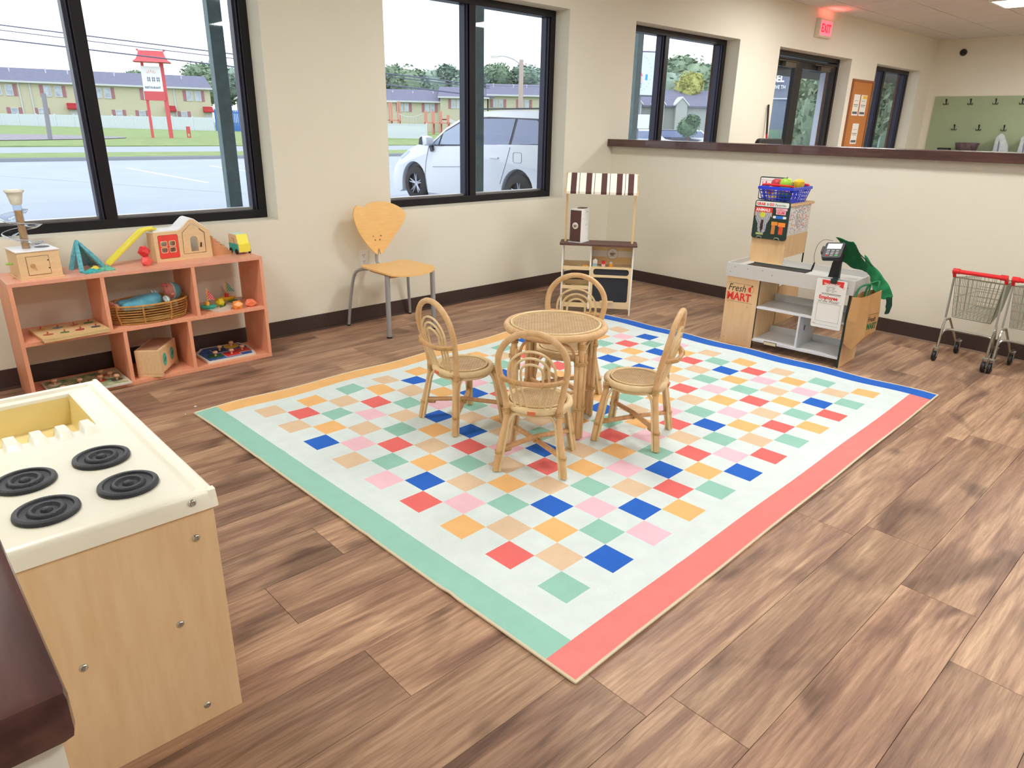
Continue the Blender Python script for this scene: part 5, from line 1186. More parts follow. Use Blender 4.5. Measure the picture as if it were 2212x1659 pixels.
# bulletin board
bd=thing('bulletin_board','tall cork bulletin board with three notices between the door and the last window','bulletin board',(10.13,WY,.95))
MB().box(.02,.65,-.012,0,.02,1.03).build('cork',mat('cork',(196,128,66),0.9,var=.15,vs=60,bump=.3,bs=200),bd)
b=MB(); frame_box(b,0,.67,0,1.05,-.024,0,.026); b.build('wood_frame',mat('board_frame',(150,92,54),0.5),bd)
def notice(label,x,z,w_,h_,hdr):
    t=thing('paper_notice',label,'paper',(10.13+x,WY-.0125,.95+z)); B(0,w_,-.0012,0,0,h_).build('sheet',mat('paper',(236,236,228),0.8),t)
    MB().box(.02,w_-.03,-.0018,-.0012,h_*.50,h_*.53).box(.03,w_-.04,-.0018,-.0012,h_*.43,h_*.45).box(.02,w_-.02,-.0018,-.0012,.02,.05).box(.03,w_-.05,-.0018,-.0012,h_*.70,h_*.715).build('print',mat('print_dark',(90,96,104),0.8),t)
    if hdr: B(w_*.3,w_-.01,-.0018,-.0012,h_-.05,h_-.01).build('yellow_print',mat('print_y',(240,196,60),0.7),t)
notice('left of the two upper white notices on the cork board',.117,.60,.19,.265,False); notice('right upper notice with a yellow corner on the cork board',.345,.60,.20,.265,True); notice('single white notice low on the cork board',.225,.235,.20,.265,False)
# broom, black chair top behind the half wall
br=thing('broom','red and black handled broom leaning against the wall left of the door','broom',(7.895,4.04,0)); 
MB().tube([(.0,.0,.06),(.06,.21,1.30)],.012,8).build('handle',mat('broom_red',(176,34,36),0.4),br,smooth=True); MB().tube([(.06,.21,1.30),(.072,.240,1.60)],.012,8).lathe([(.0125,0),(.011,.02),(.0001,.024)],8,(.072,.240,1.595)).build('grip',m_black,br,smooth=True)
MB().tube([(-.001,-.001,.05),(.030,.115,.72)],.0125,8).build('lower_grip',m_black,br,smooth=True)
MB().prism([(-.14,0),(.14,0),(.09,.10),(-.09,.10)],-.03,.03,'xz').build('bristles',m_black,br)
of=thing('office_chair','black chair with a low curved back behind the half wall, near the door','chair',(7.20,3.78,0))
MB().prism(rrect(-.26,.26,.93,1.265,.07,5),0,.05,'xz').build('backrest',m_black,of,bevel=.01); MB().box(-.23,.23,-.45,.0,.44,.50).build('seat',m_black,of,bevel=.02)
for x in(-.21,.21):
    for y in(-.42,.0): MB().cyl((x,y,0),(x,y,.44 if y<0 else .95),.013,seg=8).build('leg',m_steel,of)
bx_=thing('cardboard_box','white box and papers standing on the ledge in front of the last window','box',(10.80,4.0,1.0)) if False else None
# green hook board with hooks on far wall
gb=thing('hook_board','sage green panel with two rows of black coat hooks on the far wall','coat rack',(FX-.003,3.10,1.0))
B(-.018,0,-1.20,1.083,0,.886).build('green_panel',mat('sage',(166,182,146),0.7,var=.04,vs=5),gb)
hk0=None
hooks=[(4.011,1.80),(3.672,1.80),(3.338,1.80),(2.999,1.80),(2.66,1.80),(2.32,1.80),(3.819,1.43),(3.481,1.43),(3.148,1.43),(2.81,1.43),(2.47,1.43)]
for y,z in hooks:
    if hk0 is None:
        b=MB(); b.box(-.006,0,-.006,.006,-.02,.05)
        for s in(1,-1): b.tube(catmull([(-.004,0,-.01),(-.012,s*.010,-.030),(-.020,s*.028,-.030),(-.024,s*.036,-.012)],4),.005,6)
        b.tube(catmull([(-.004,0,.02),(-.03,0,.012),(-.045,0,.04)],4),.005,6); b.sphere((-.045,0,.042),.008,8,6)
        o=hk0=b.build('coat_hook',m_black,gb,smooth=True)
    else: o=hk0.copy(); COL.objects.link(o); o.parent=gb
    o.location=(-.018,y-3.10,z-1.0)
# table with bowls in the far room
ft=thing('side_table','dark narrow table under the green hook board, hidden behind the half wall','table',(12.80,3.3,0))
MB().box(-.20,.20,-1.2,.75,1.00,1.03).build('table_top',m_cap,ft)
for x in(-.17,.17):
    for y in(-1.15,.70): B(x-.02,x+.02,y-.02,y+.02,0,1.0).build('leg',m_cap,ft)
bo=MB().lathe([(.06,0),(.09,.008),(.135,.06),(.165,.135),(.158,.14),(.125,.07),(.08,.02),(.0001,.015)],26).build('bowl',mat('bowl_dark',(74,54,62),0.35,dark=(120,104,108),vs=18),smooth=True); bo.location=(12.80,3.53,1.03+.0); bo.scale=(1,1,1.35); tag(bo,'large dark mottled bowl in front of the green panel','bowl')
tr_=MB().box(-.07,.07,-.08,.08,0,.105).build('small_box',m_black,bevel=.008); tr_.location=(12.78,3.83,1.03); tag(tr_,'low black box left of the dark bowl','box')
def towel(label,y,w_):
    t=thing('hanging_towel',label,'towel',(12.90,y,1.03)); b=MB()
    b.prism([(-w_,0),(w_*.6,0),(w_*.55,.28),(w_*.1,.335),(-.02,.30),(-w_*.75,.16)],-.05,.05,'yz'); o=b.build('cloth',mat('towel_grey',(214,222,224),0.95,dark=(186,198,204),vs=16,bump=.5,bs=40),t,bevel=.02,smooth=True)
    MB().prism([(-w_*.1,.0),(w_*.05,0),(w_*.15,.24),(.0,.20)],-.055,-.05,'yz').build('fold',mat('towel_dark',(120,132,150),0.95),t)
towel('grey and white cloth bundle right of the dark bowl',3.12,.13); towel('grey cloth bundle at the right picture edge below the hooks',2.80,.13)
# little scraps on floor and wall debris
for i,(x,y,l) in enumerate(((1.07,3.43,'small white crumb on the dark floor between shelf and rug'),(.997,3.36,'tiny white crumb near the left corner of the rug'))):
    o=MB().sphere((0,0,.0035),.0055 if i==0 else .003,6,4,(1.4,1,.7)).build('paper_crumb',m_white); o.location=(x,y,0); tag(o,l,'crumb')

# ================================================================ OUTSIDE
G=-.15
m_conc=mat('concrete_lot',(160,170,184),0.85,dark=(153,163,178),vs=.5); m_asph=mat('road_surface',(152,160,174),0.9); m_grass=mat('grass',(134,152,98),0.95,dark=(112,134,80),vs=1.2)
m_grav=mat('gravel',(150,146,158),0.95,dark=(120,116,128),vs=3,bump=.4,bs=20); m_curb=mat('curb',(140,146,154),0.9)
def ground(name,pts,z0,z1,m,h=.0):
    # quad patch: pts 4 corners (x,y), z at near (z0) / far (z1)
    vs=[(*pts[0],z0),(*pts[1],z0),(*pts[2],z1),(*pts[3],z1)]; vs+=[(x,y,z-.2) for x,y,z in vs]
    o=MB().add(vs,[(0,1,2,3),(7,6,5,4),(0,4,5,1),(1,5,6,2),(2,6,7,3),(3,7,4,0)]).build(name,m); struct(o); return o
def yl(x,y0): return y0-.17*(x-4)
XL,XR=-40,110
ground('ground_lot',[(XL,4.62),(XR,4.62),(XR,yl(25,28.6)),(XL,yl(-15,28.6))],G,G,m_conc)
b=MB()
for (xa,ya,xb,yb) in ((-6,7,30,22),(2,26,9,9),(6.5,12.5,16,27)): 
    d=Vector((xb-xa,yb-ya,0)).normalized(); n=Vector((-d.y,d.x,0))*.012; b.add([(xa+n.x,ya+n.y,G+.002),(xa-n.x,ya-n.y,G+.002),(xb-n.x,yb-n.y,G+.002),(xb+n.x,yb+n.y,G+.002)],[(0,1,2,3)])
struct(b.build('lot_joint',mat('joint',(150,156,166),0.9)))
b=MB()
for x in(6.8,9.4): b.box(x,x+.10,18.5,25,G+.001,G+.003)
struct(b.build('parking_line',mat('paint_white',(236,238,240),0.8)))
def strip(name,ya,yb,z,m,th=.0,x0=-15,x1=25):
    return ground(name,[(XL,yl(x0,ya)),(XR,yl(x1,ya)),(XR,yl(x1,yb)),(XL,yl(x0,yb))],z,z,m)
strip('curb_strip',28.6,28.9,G+.12,m_curb); strip('grass_verge',28.9,32.6,G+.13,m_grass); strip('road',32.6,41.9,G+.03,m_asph)
ground('grass_field',[(XL,yl(-15,41.9)),(XR,yl(25,41.9)),(XR+60,190),(XL-60,190)],G+.08,.55,m_grass)
def gz(x,y): return G+.08+(y-42)/148*.62
# gravel patch
gp=[]
for i in range(28):
    a=2*PI*i/28; x=-8+24*math.cos(a); y=57.5+9.5*math.sin(a)*(1+.1*math.sin(3*a)); gp.append((x,y))
b=MB(); vs=[(x,y,gz(x,y)+.03) for x,y in gp]; b.add(vs,[tuple(range(28))]); struct(b.build('gravel_patch',m_grav))
# canopy columns just outside (octagon posts with light side and dark front)
m_col=mat('column_green_grey',(110,136,138),0.5,dark=(92,116,118),vs=9)
for i,x in enumerate((3.38,7.19,10.93)):
    c=thing('canopy_column','','column',(x,8.5,G),0,'square green grey canopy columns outside the windows')
    c['label']=('green grey square column outside the left window','green grey square column beside the mullion of the middle window','green grey square column at the left of the third window')[i]
    B(0,.152,0,.115,0,4.6).build('shaft',m_col,c,bevel=.004); B(-.02,.172,-.02,.135,0,.02).build('base_plate',m_curb,c)
# minivan
m_carp=mat('car_white',(222,227,234),0.25,coat=.4); m_cgl=mat('car_glass',(150,166,190),0.12,spec=.8); m_cgl2=mat('car_glass_rear',(120,134,166),0.12,spec=.8); m_tire=mat('tire',(52,52,56),0.85); m_rim=mat('alloy',(186,192,204),0.35,metal=.5)
cfx,cfy=8.605,12.119; cang=math.radians(-87.1)
car=thing('minivan','white minivan parked outside the middle window','car',(cfx,cfy,G),cang)
S0=-G
def body(sc_y0,sc_y1): pass
# local: x along car towards rear, y away from the building side (left normal), z up from ground
archf=[( .385*math.cos(a), .40+.375*math.sin(a)) for a in [PI-PI*.0-PI*k/10 for k in range(11)]]
archf=[(.385*math.cos(PI-PI*k/12),.34+.43*math.sin(PI*k/12)) for k in range(13)]
archr=[(2.88+.385*math.cos(PI-PI*k/12),.34+.43*math.sin(PI*k/12)) for k in range(13)]
low=[(-.70,.20),(-.48,.16),(-.385,.20)]+archf+[(.42,.19),(2.47,.20)]+archr+[(3.30,.24),(3.85,.30),(3.90,.75),(3.86,1.20),(2.03,1.165),(.81,1.095),(.47,1.16),(.10,1.09),(-.18,.985),(-.42,.84),(-.60,.68),(-.72,.45)]
W_=1.90
bo=MB().prism(low,0,W_,'xz').build('body',m_carp,car,bevel=.03,smooth=True)
gh=[(.47,1.10),(.90,1.42),(1.40,1.655),(1.90,1.715),(2.6,1.74),(3.35,1.72),(3.70,1.62),(3.88,1.15),(2.0,1.12)]
inset=.17
b=MB(); n=len(gh)
def yy(z): return .0+inset*max(0,(z-1.12))/.6
vs=[(x,yy(z)+.008,z) for x,z in gh]+[(x,W_-yy(z)-.008,z) for x,z in gh]
b.add(vs,[tuple(range(n)),tuple(reversed(range(n,2*n)))]+[(i,i+n,(i+1)%n+n,(i+1)%n) for i in range(n)]); b.build('roof_shell',m_carp,car,bevel=.02,smooth=True)
def pane(poly,m,name='side_window',off=-.004):
    k=len(poly); vs=[(x,yy(z)+off,z) for x,z in poly]+[(x,yy(z)+.02,z) for x,z in poly]
    return MB().add(vs,[tuple(range(k)),tuple(reversed(range(k,2*k)))]+[(i,(i+1)%k,(i+1)%k+k,i+k) for i in range(k)]).build(name,m,car)
m_trim=mat('car_trim',(56,60,72),0.5)
pane([(.52,1.085),(.93,1.38),(1.42,1.600),(2.03,1.625),(3.25,1.60),(3.55,1.45),(3.62,1.17),(2.03,1.13)],m_trim,'window_trim',-.001)
pane([(.60,1.11),(.82,1.27),(.78,1.115)],m_cgl,'quarter_window',-.006)
pane([(.83,1.12),(.88,1.33),(1.42,1.565),(1.72,1.585),(1.72,1.145)],m_cgl,off=-.006)
pane([(1.80,1.15),(1.80,1.59),(2.70,1.595),(2.66,1.165)],m_cgl2,off=-.006)
pane([(2.72,1.17),(2.76,1.59),(3.20,1.575),(3.48,1.43),(3.56,1.21)],m_cgl2,off=-.006)
# seats seen through glass : dark shape printed on nothing -> a real headrest behind the glass is hidden, so only the trim is built
MB().prism([(1.55,1.72),(1.75,1.765),(3.5,1.775),(3.6,1.74),(3.5,1.75),(1.78,1.742),(1.6,1.71)],.17,.21,'xz').build('roof_rail',m_trim,car)
for cx_ in(0,2.88):
    for y0,y1,yo in((.03,.26,0),(W_-.26,W_-.03,1)):
        wl=MB().lathe([(.20,-.11),(.30,-.11),(.338,-.08),(.345,0),(.338,.08),(.30,.11),(.20,.11)],36,T=Matrix.Translation((cx_,(y0+y1)/2-.02*(1-2*yo),.345))@Matrix.Rotation(PI/2,4,'X'),closed=True).build('wheel',m_tire,car,smooth=True)
        sy=-1 if yo==0 else 1; Tm=Matrix.Translation((cx_,(y0+y1)/2-.02*(1-2*yo),.345))@Matrix.Rotation(PI/2,4,'X')
        b=MB(); b.lathe([(.212,.085),(.232,.095),(.235,.10),(.212,.06)],36,T=Tm,closed=True); b.lathe([(.0001,.07),(.035,.075),(.055,.06),(.05,.05)],16,T=Tm)
        for q in range(5):
            for d in(-.16,.16):
                a=2*PI*q/5+d+.3; b.tube([(.03*math.cos(a-d*.4),.03*math.sin(a-d*.4),.062),(.215*math.cos(a),.215*math.sin(a),.085)],[.017,.010],6,T=Tm)
        b.build('alloy_rim',m_rim,wl,smooth=True)
        MB().lathe([(.0001,.02),(.212,.02),(.212,.0),(.0001,.0)],24,T=Tm).build('rim_back',mat('rim_dark',(54,60,78),0.6),wl)
    MB().lathe([(.372,-.01),(.405,-.01),(.405,.12),(.372,.12)],24,T=Matrix.Translation((cx_,.05,.36))@Matrix.Rotation(PI/2,4,'X')).build('x',m_trim,car) if False else None
# wheel wells
for cx_ in(0,2.88):
    MB().prism([(cx_+.385*math.cos(PI*k/12),.34+.43*math.sin(PI*k/12)) for k in range(13)]+[(cx_-.385,.2),(cx_+.385,.2)],.10,W_-.10,'xz').build('wheel_well',mat('well_dark',(88,90,98),0.9),car)
mrr=MB().prism([(.44,1.10),(.46,1.22),(.52,1.27),(.66,1.25),(.68,1.13),(.60,1.09)],-.20,-.03,'xz').build('side_mirror',m_carp,car,bevel=.02,smooth=True); MB().prism([(.445,1.11),(.47,1.22),(.53,1.255),(.55,1.11)],-.195,-.215,'xz').build('mirror_edge',m_trim,mrr); MB().prism([(.55,1.10),(.64,1.10),(.66,1.01),(.60,.98)],-.05,.0,'xz').build('mirror_foot',m_trim,mrr)
MB().prism([(-.42,.845),(-.16,.985),(-.10,.97),(-.24,.875),(-.40,.80)],-.006,.05,'xz').build('headlight',mat('headlight',(206,220,236),0.2),car)
b=MB()
b.tube([(.42,-.004,.26),(.36,-.004,.55),(.40,-.004,.80),(.50,-.004,1.08)],.006,4); b.tube([(1.74,-.003,.22),(1.76,-.003,1.12)],.006,4); b.tube([(2.46,-.003,.5),(2.60,-.003,.85),(2.70,-.003,1.13)],.006,4); b.tube([(.60,-.004,.70),(1.70,-.004,.76)],.006,4)
b.tube([(x,-.004,z) for x,z in rrect(2.78,2.98,.88,1.05,.03,3)],.004,4,closed=True)
b.build('panel_gap',mat('gap_grey',(160,168,184),0.6),car)
for x in(1.42,2.2): MB().box(x,x+.22,-.03,0,.925,.955).build('door_handle',m_carp,car,bevel=.01)
MB().box(.45,2.45,-.002,.2,.155,.20).build('sill',mat('sill_grey',(150,158,172),0.6),car)
# ---- vegetation
def leaf_mesh(name,R,n,seed,lobes,leaf=.16):
    rr=random.Random(seed); vs=[];fs=[]
    ls=[(Vector((0,0,0)),1.0)]
    for _ in range(lobes): 
        a=rr.uniform(0,2*PI); z=rr.uniform(-.45,.6); ls.append((Vector((math.cos(a)*.55,math.sin(a)*.55,z)),rr.uniform(.4,.62)))
    for i in range(n):
        c,r=rr.choice(ls); a=rr.uniform(0,2*PI); zz=rr.uniform(-1,1); q=math.sqrt(1-zz*zz); k=rr.uniform(.72,1.03)
        p=c+Vector((q*math.cos(a),q*math.sin(a),zz))*r*k; s=leaf*rr.uniform(.5,1.2)
        d1=Vector((rr.uniform(-1,1),rr.uniform(-1,1),rr.uniform(-.6,.6))).normalized(); d2=d1.cross(Vector((rr.uniform(-1,1),rr.uniform(-1,1),rr.uniform(-1,1)))).normalized()
        o=len(vs); vs+=[tuple(p+d1*s),tuple(p+d2*s*.7),tuple(p-d1*s),tuple(p-d2*s*.7)]; fs.append((o,o+1,o+2,o+3))
    for c,r in ls:
        o=len(vs); m=MB().sphere(tuple(c),r*.80,10,7); vs+=m.v; fs+=[tuple(i+o for i in f) for f in m.f]
    me=bpy.data.meshes.new(name); me.from_pydata(vs,[],fs); return me
crowns=[leaf_mesh('crown',1,2600,s,6,.085) for s in(1,2,3)]
def fol(name,c1,c2): return mat(name,c1,0.95,dark=c2,vs=3.0)
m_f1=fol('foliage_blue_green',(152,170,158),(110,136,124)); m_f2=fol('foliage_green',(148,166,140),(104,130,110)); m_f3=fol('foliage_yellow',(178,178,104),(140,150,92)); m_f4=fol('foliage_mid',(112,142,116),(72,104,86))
m_trunk=mat('trunk',(96,82,72),0.9)
def tree(label,x,y,zc,rx,rz,m,i,group=None):
    z0=gz(x,y) if y>42 else G
    t=thing('tree',label,'tree',(x,y,z0),rnd.uniform(0,6),group)
    me=crowns[i%3].copy(); me.materials.clear(); me.materials.append(m)
    o=bpy.data.objects.new('crown',me); COL.objects.link(o); o.parent=t; o.location=(0,0,zc-z0); o.scale=(rx,rx,rz); o['kind']='stuff'
    MB().tube([(0,0,0),(.05,0,(zc-z0)*.6),(0,0,zc-z0)],[.03*rz+.06,.02*rz+.05,.02],7).build('trunk',m_trunk,t)
# ---- townhouses
m_sid=stripe_mat('siding_yellow',(194,189,166),(182,177,156),'Z',7.0,.18); m_sid2=stripe_mat('siding_beige',(192,190,170),(178,176,158),'Z',7.0,.18)
m_roof=mat('shingle',(116,118,140),0.9,dark=(102,104,128),vs=2,stretch=(1,1,6)); m_shut=mat('shutter',(164,112,124),0.8); m_awn=mat('awning_red',(164,38,48),0.8); m_pane=mat('far_glass',(150,160,182),0.3,dark=(196,206,222),vs=1.4); m_trimw=mat('trim_white',(196,200,208),0.8)
def far_window(par,x,z,w_,h_,shl=True,shr=True):
    f=MB(); frame_box(f,x,x+w_,z,z+h_,-.10,0.02,.09); f.box(x+.09,x+w_-.09,-.09,.02,z+h_*.5-.03,z+h_*.5+.03); f=f.build('far_window',m_trimw,par)
    B(x+.08,x+w_-.08,-.05,.0,z+.08,z+h_-.08).build('pane',m_pane,f)
    if shl: B(x-.42,x-.06,-.07,.0,z-.02,z+h_+.05).build('shutter',m_shut,f)
    if shr: B(x+w_+.06,x+w_+.42,-.07,.0,z-.02,z+h_+.05).build('shutter',m_shut,f)
def far_awning(par,x,z,w_):
    MB().prism([(-1.0,z-.65),(-1.0,z-.50),(0,z+.12),(0,z-.65)],x,x+w_,'yz').build('awning',m_awn,par); B(x+.25,x+w_-.25,-.06,0,-.1,z-.7).build('door',m_trimw,par)
th=thing('townhouse_row','long two-storey yellow townhouse row with grey roof behind the white fence, through the left window','house',(18.2,113.99,.0),math.radians(-12.04))
LL=-26.0
B(LL,24.6,0,10,0,5.45).build('wall',m_sid,th)
MB().prism([(-.5,5.40),(5,7.2),(10.5,5.40),(10.5,5.25),(-.5,5.25)],LL-.4,24.9,'yz').build('roof',m_roof,th)
B(LL-.4,24.9,-.58,-.48,5.22,5.44).build('gutter',m_trimw,th)
for x in(1.7,2.9,19.8,-9,-20): B(x,x+.14,-.12,0,0,5.3).build('downspout',m_trimw,th)
for x in(-24,-22.7,-14,-12.7,-.9,.3,4.42,5.62,10.14,11.24,16.0,17.15,21.42,22.54,24.6-1.3-8.9): 
    far_window(th,x-(.0),3.66,.82,1.33,shl=x in(-24,-14,-.9,4.42,10.14,16.0,21.42),shr=x in(-22.7,-12.7,.3,5.62,11.24,17.15,22.54)) if x!=24.6-1.3-8.9 else None
for x in(-21,-12,.45,3.41,12.25,15.09,20.43): far_window(th,x,1.1,.82,1.12)
for x in(6.69,18.49,23.4,-5.5,-17): far_awning(th,x,2.85,1.3)
for x in(1,5,7.5,13,17,21.5): MB().cyl((x,3.2,6.5),(x,3.2,7.25),.07,seg=6).build('vent_pipe',m_trimw,th)
# second row, seen through the middle window
t2=thing('townhouse_row','distant beige two-storey townhouse row with blue grey roof behind the minivan','house',(62.0,92.5,.1),math.radians(-40))
def seg_house(par,x0,x1,y0,ze,zr):
    B(x0,x1,y0,y0+9,0,ze).build('wall',m_sid2,par); MB().prism([(y0-.5,ze),(y0+4.5,zr),(y0+9.5,ze),(y0+9.5,ze-.15),(y0-.5,ze-.15)],x0-.3,x1+.3,'yz').build('roof',m_roof,par); B(x0-.3,x1+.3,y0-.58,y0-.48,ze-.18,ze+.05).build('gutter',m_trimw,par)
seg_house(t2,-14,7.2,0,4.2,5.95); seg_house(t2,7.2,14,-1.0,4.85,6.4); seg_house(t2,14.2,46,0,5.3,7.0)
def fw2(x,y,z,h,l,r):
    far_window(t2,x,z,.62,h,l,r); c=t2.children[-1]
    return c
for x,y,z,h,l,r in ((1.15,0,2.75,1.15,1,0),(1.95,0,2.75,1.15,0,1),(4.9,0,2.75,1.15,1,0),(5.7,0,2.75,1.15,0,1),(8.8,-1,3.3,1.2,1,0),(9.6,-1,3.3,1.2,0,1),(14.9,0,3.6,1.05,1,0),(15.75,0,3.6,1.05,0,1),(18.7,0,3.6,1.05,1,0),(19.55,0,3.6,1.05,0,1),(24,0,3.6,1.05,1,1),(28,0,3.6,1.05,1,1),(-4,0,2.75,1.15,1,1),(-9,0,2.75,1.15,1,1)):
    before=set(t2.children); far_window(t2,x,z,.62,h,l,r)
    for c in set(t2.children)-before: c.location=(0,y,0)
far_awning(t2,7.4,2.35,1.2)
for x in(0,3,6,9,12,15,18,20,24): MB().cyl((x,3.0,5.2),(x,3.0,5.7 if x<7 else (6.3 if x<14 else 6.9)),.08,seg=6).build('vent_pipe',m_trimw,t2)
# houses through the third window
t3=thing('gabled_house','pale siding house with two small front gables, far behind the parked cars','house',(60.5,46.0,.0),math.radians(-43))
m_sid3=stripe_mat('siding_pale',(166,172,172),(156,162,164),'Z',7.0,.18)
B(-8,8.5,0,8,-.3,3.4).build('wall',m_sid3,t3); MB().prism([(-.4,3.4),(4,5.0),(8.4,3.4),(8.4,3.25),(-.4,3.25)],-8.4,8.9,'yz').build('roof',m_roof,t3)
for x in(-1.3,.95,3.2):
    MB().prism([(x,-.3),(x+1.1,-.3),(x+1.1,3.5),(x+.55,4.05),(x,3.5)],-.9,.2,'xz').build('gable_wall',m_sid3,t3); MB().prism([(x-.16,3.38),(x+.55,4.08),(x+1.26,3.38),(x+1.26,3.52),(x+.55,4.24),(x-.16,3.52)],-1.0,1.2,'xz').build('gable_roof',m_trimw,t3); far_window(t3,x+.25,1.9,.6,1.2,False,False)
for x in(-7,6.6): far_window(t3,x,1.3,.9,1.2,False,False)
t4=thing('house','small grey house with a gable end at the right edge of the left window','house',(49.5,116,.2),math.radians(-20))
B(0,9,0,9,-.2,4.3).build('wall',mat('siding_grey',(176,186,190),0.85),t4); MB().prism([(-.5,4.1),(4.5,7.0),(9.5,4.1),(9.5,4.35),(4.5,7.3),(-.5,4.35)],-.6,9.5,'xz').build('roof',m_trimw,t4)
# fences
m_fw=mat('fence_white',(204,212,222),0.7)
def fence(label,p0,p1,h,m,name='white_fence',post=2.4,gap=True):
    p0=Vector(p0);p1=Vector(p1); L_=(p1-p0).length; a=math.atan2(p1.y-p0.y,p1.x-p0.x); t=thing(name,label,'fence',(p0.x,p0.y,p0.z),a)
    n=max(1,int(L_/post))
    b=MB()
    if gap:
        k=int(L_/.17)
        for i in range(k): b.box(i*.17,i*.17+.145,0,.03,.06,h)
        b.box(0,L_,.03,.07,.2,.32).box(0,L_,.03,.07,h-.35,h-.2)
    else: b.box(0,L_,0,.04,.05,h); b.box(0,L_,-.02,.06,h-.08,h)
    b.build('fence_boards',m,t)['kind']='stuff'
    for i in range(n+1): B(i*L_/n-.06,i*L_/n+.06,-.03,.09,-.1,h+.10).build('post',m,t)
    return t
fence('long white picket fence in front of the yellow townhouses',(-12,121,.05),(16.1,106.8,.05),1.48,m_fw)
fence('white picket fence ending at the blue fence, behind the red sign',(16.2,106.7,.0),(32.4,83.5,-.02),1.48,m_fw)
fence('plain white panel fence left of the parked minivan',(33.5,57.5,.0),(39.3,53.2,.0),1.25,m_fw,gap=False,post=3)
fence('blue wooden fence beside the grey house',(32.6,83.3,0),(37.5,80.5,0),2.3,mat('fence_blue',(60,110,190),0.8),name='blue_fence')
# pagoda sign on two red posts
m_sr=mat('sign_red',(206,86,94),0.6)
pg=thing('roadside_sign','tall red two-post roadside sign with a flared pagoda roof and white panel','sign',(18.15,56.6,-.0),math.radians(-20))
MB().box(-.70,-.52,0,.2,-.05,4.95).build('post',m_sr,pg); MB().box(.46,.74,0,.22,-.1,4.95).build('post',m_sr,pg)
MB().box(-.74,.52,-.06,.05,3.1,4.72).build('sign_panel',mat('sign_face',(236,240,244),0.7),pg)
MB().box(-.74,.60,-.07,.12,2.5,3.1).build('red_board',m_sr,pg)
b=MB(); n=6; rows=[(-1.15,1.25,.75,4.98),(-.95,1.05,.55,5.15),(-.80,.90,.32,5.42),(-.74,.84,.22,5.72)]
vs=[];fs=[]
for (x0,x1,hy,z) in rows: vs+=[(x0,.1-hy,z),(x1,.1-hy,z),(x1,.1+hy,z),(x0,.1+hy,z)]
for r in range(3):
    for i in range(4): fs.append((r*4+i,r*4+(i+1)%4,(r+1)*4+(i+1)%4,(r+1)*4+i))
fs+=[(3,2,1,0),(12,13,14,15)]; b.add(vs,fs); b.tube([(-.74,.1,5.72),(-.84,.1,5.80)],.06,6).tube([(.84,.1,5.72),(.94,.1,5.82)],.06,6); b.build('pagoda_roof',m_sr,pg)
m_sg=mat('sign_ink',(120,124,150),0.8)
b=MB()
for i in range(3):
    x=-.42+.30*i; b.box(x,x+.20,-.075,-.06,3.80,3.84).box(x,x+.20,-.075,-.06,3.94,3.98).box(x+.02,x+.06,-.075,-.06,3.72,4.04).box(x+.14,x+.18,-.075,-.06,3.72,4.04)
b.build('characters',m_sg,pg); text('RESTAURANT',.19,m_sg,pg,(-.63,-.065,3.28),ext=.005,bold=.008,sx=.86)
b=MB(); 
for i in range(5): a=PI*(.15+.7*i/4); b.tube([(-.12+.18*math.cos(a),-.07,4.22+.1*math.sin(a)),(-.12+.34*math.cos(a),-.07,4.22+.28*math.sin(a))],.022,4)
b.build('flame_emblem',mat('emblem_pink',(236,190,190),0.8),pg)
rm=thing('red_marker','short red marker post on the grass right of the roadside sign','post',(20.26,57.2,-.02),math.radians(-20)); MB().box(-.14,.14,0,.06,0,.10).box(-.14,-.06,0,.06,.10,.8).box(.06,.14,0,.06,.10,.8).box(-.06,.06,0,.06,.3,.8).build('marker',m_sr,rm)
up=MB().tube([(0,0,-.05),(.12,0,2.6)],.13,8).build('wooden_post',mat('weathered_post',(140,140,150),0.9)); up.location=(10.3,52.5,0); tag(up,'leaning grey wooden post on the gravel left of the window mullion','post')
# street light pole
lp2=thing('utility_pole','wooden pole with a street lamp arm beyond the minivan','pole',(29.9,31.4,-.05),math.radians(-43))
MB().tube([(0,0,0),(0,0,4.85)],[.15,.12],10).build('pole',mat('pole_wood',(176,160,150),0.9),lp2); MB().tube(catmull([(0,0,4.55),(-.45,0,4.85),(-1.0,0,5.0),(-1.35,0,4.98)],4),.035,6).build('lamp_arm',mat('arm_grey',(170,174,180),0.6),lp2); MB().box(-1.75,-1.30,-.09,.09,4.90,5.02).build('lamp_head',mat('lamp_head',(196,196,190),0.6),lp2)
# overhead wires
def wire(label,p,q,sag,r,n=14):
    P=Vector(p);Q=Vector(q); o=MB().tube([P.lerp(Q,i/n)-Vector((0,0,sag*4*(i/n)*(1-i/n))) for i in range(n+1)],r,4).build('overhead_wire',mat('wire_grey',(96,98,120),0.8)); return tag(o,label,'wire')
wire('upper overhead wire across the sky in the left window',(-4,72,8.6),(32,36.5,3.62),.0,.036); wire('thin overhead wire just under the upper one in the left window',(8,61,6.72),(32,36.5,3.50),.05,.026)
wire('lower overhead wire crossing in front of the roadside sign roof',(-4,71,7.55),(32,36,2.95),.0,.040)
wire('upper overhead wire above the trees in the middle window',(30,60,5.35),(48,44.5,4.78),.0,.016); wire('overhead wire at tree height in the middle window',(30,60,4.75),(48,44.5,4.45),.1,.014)
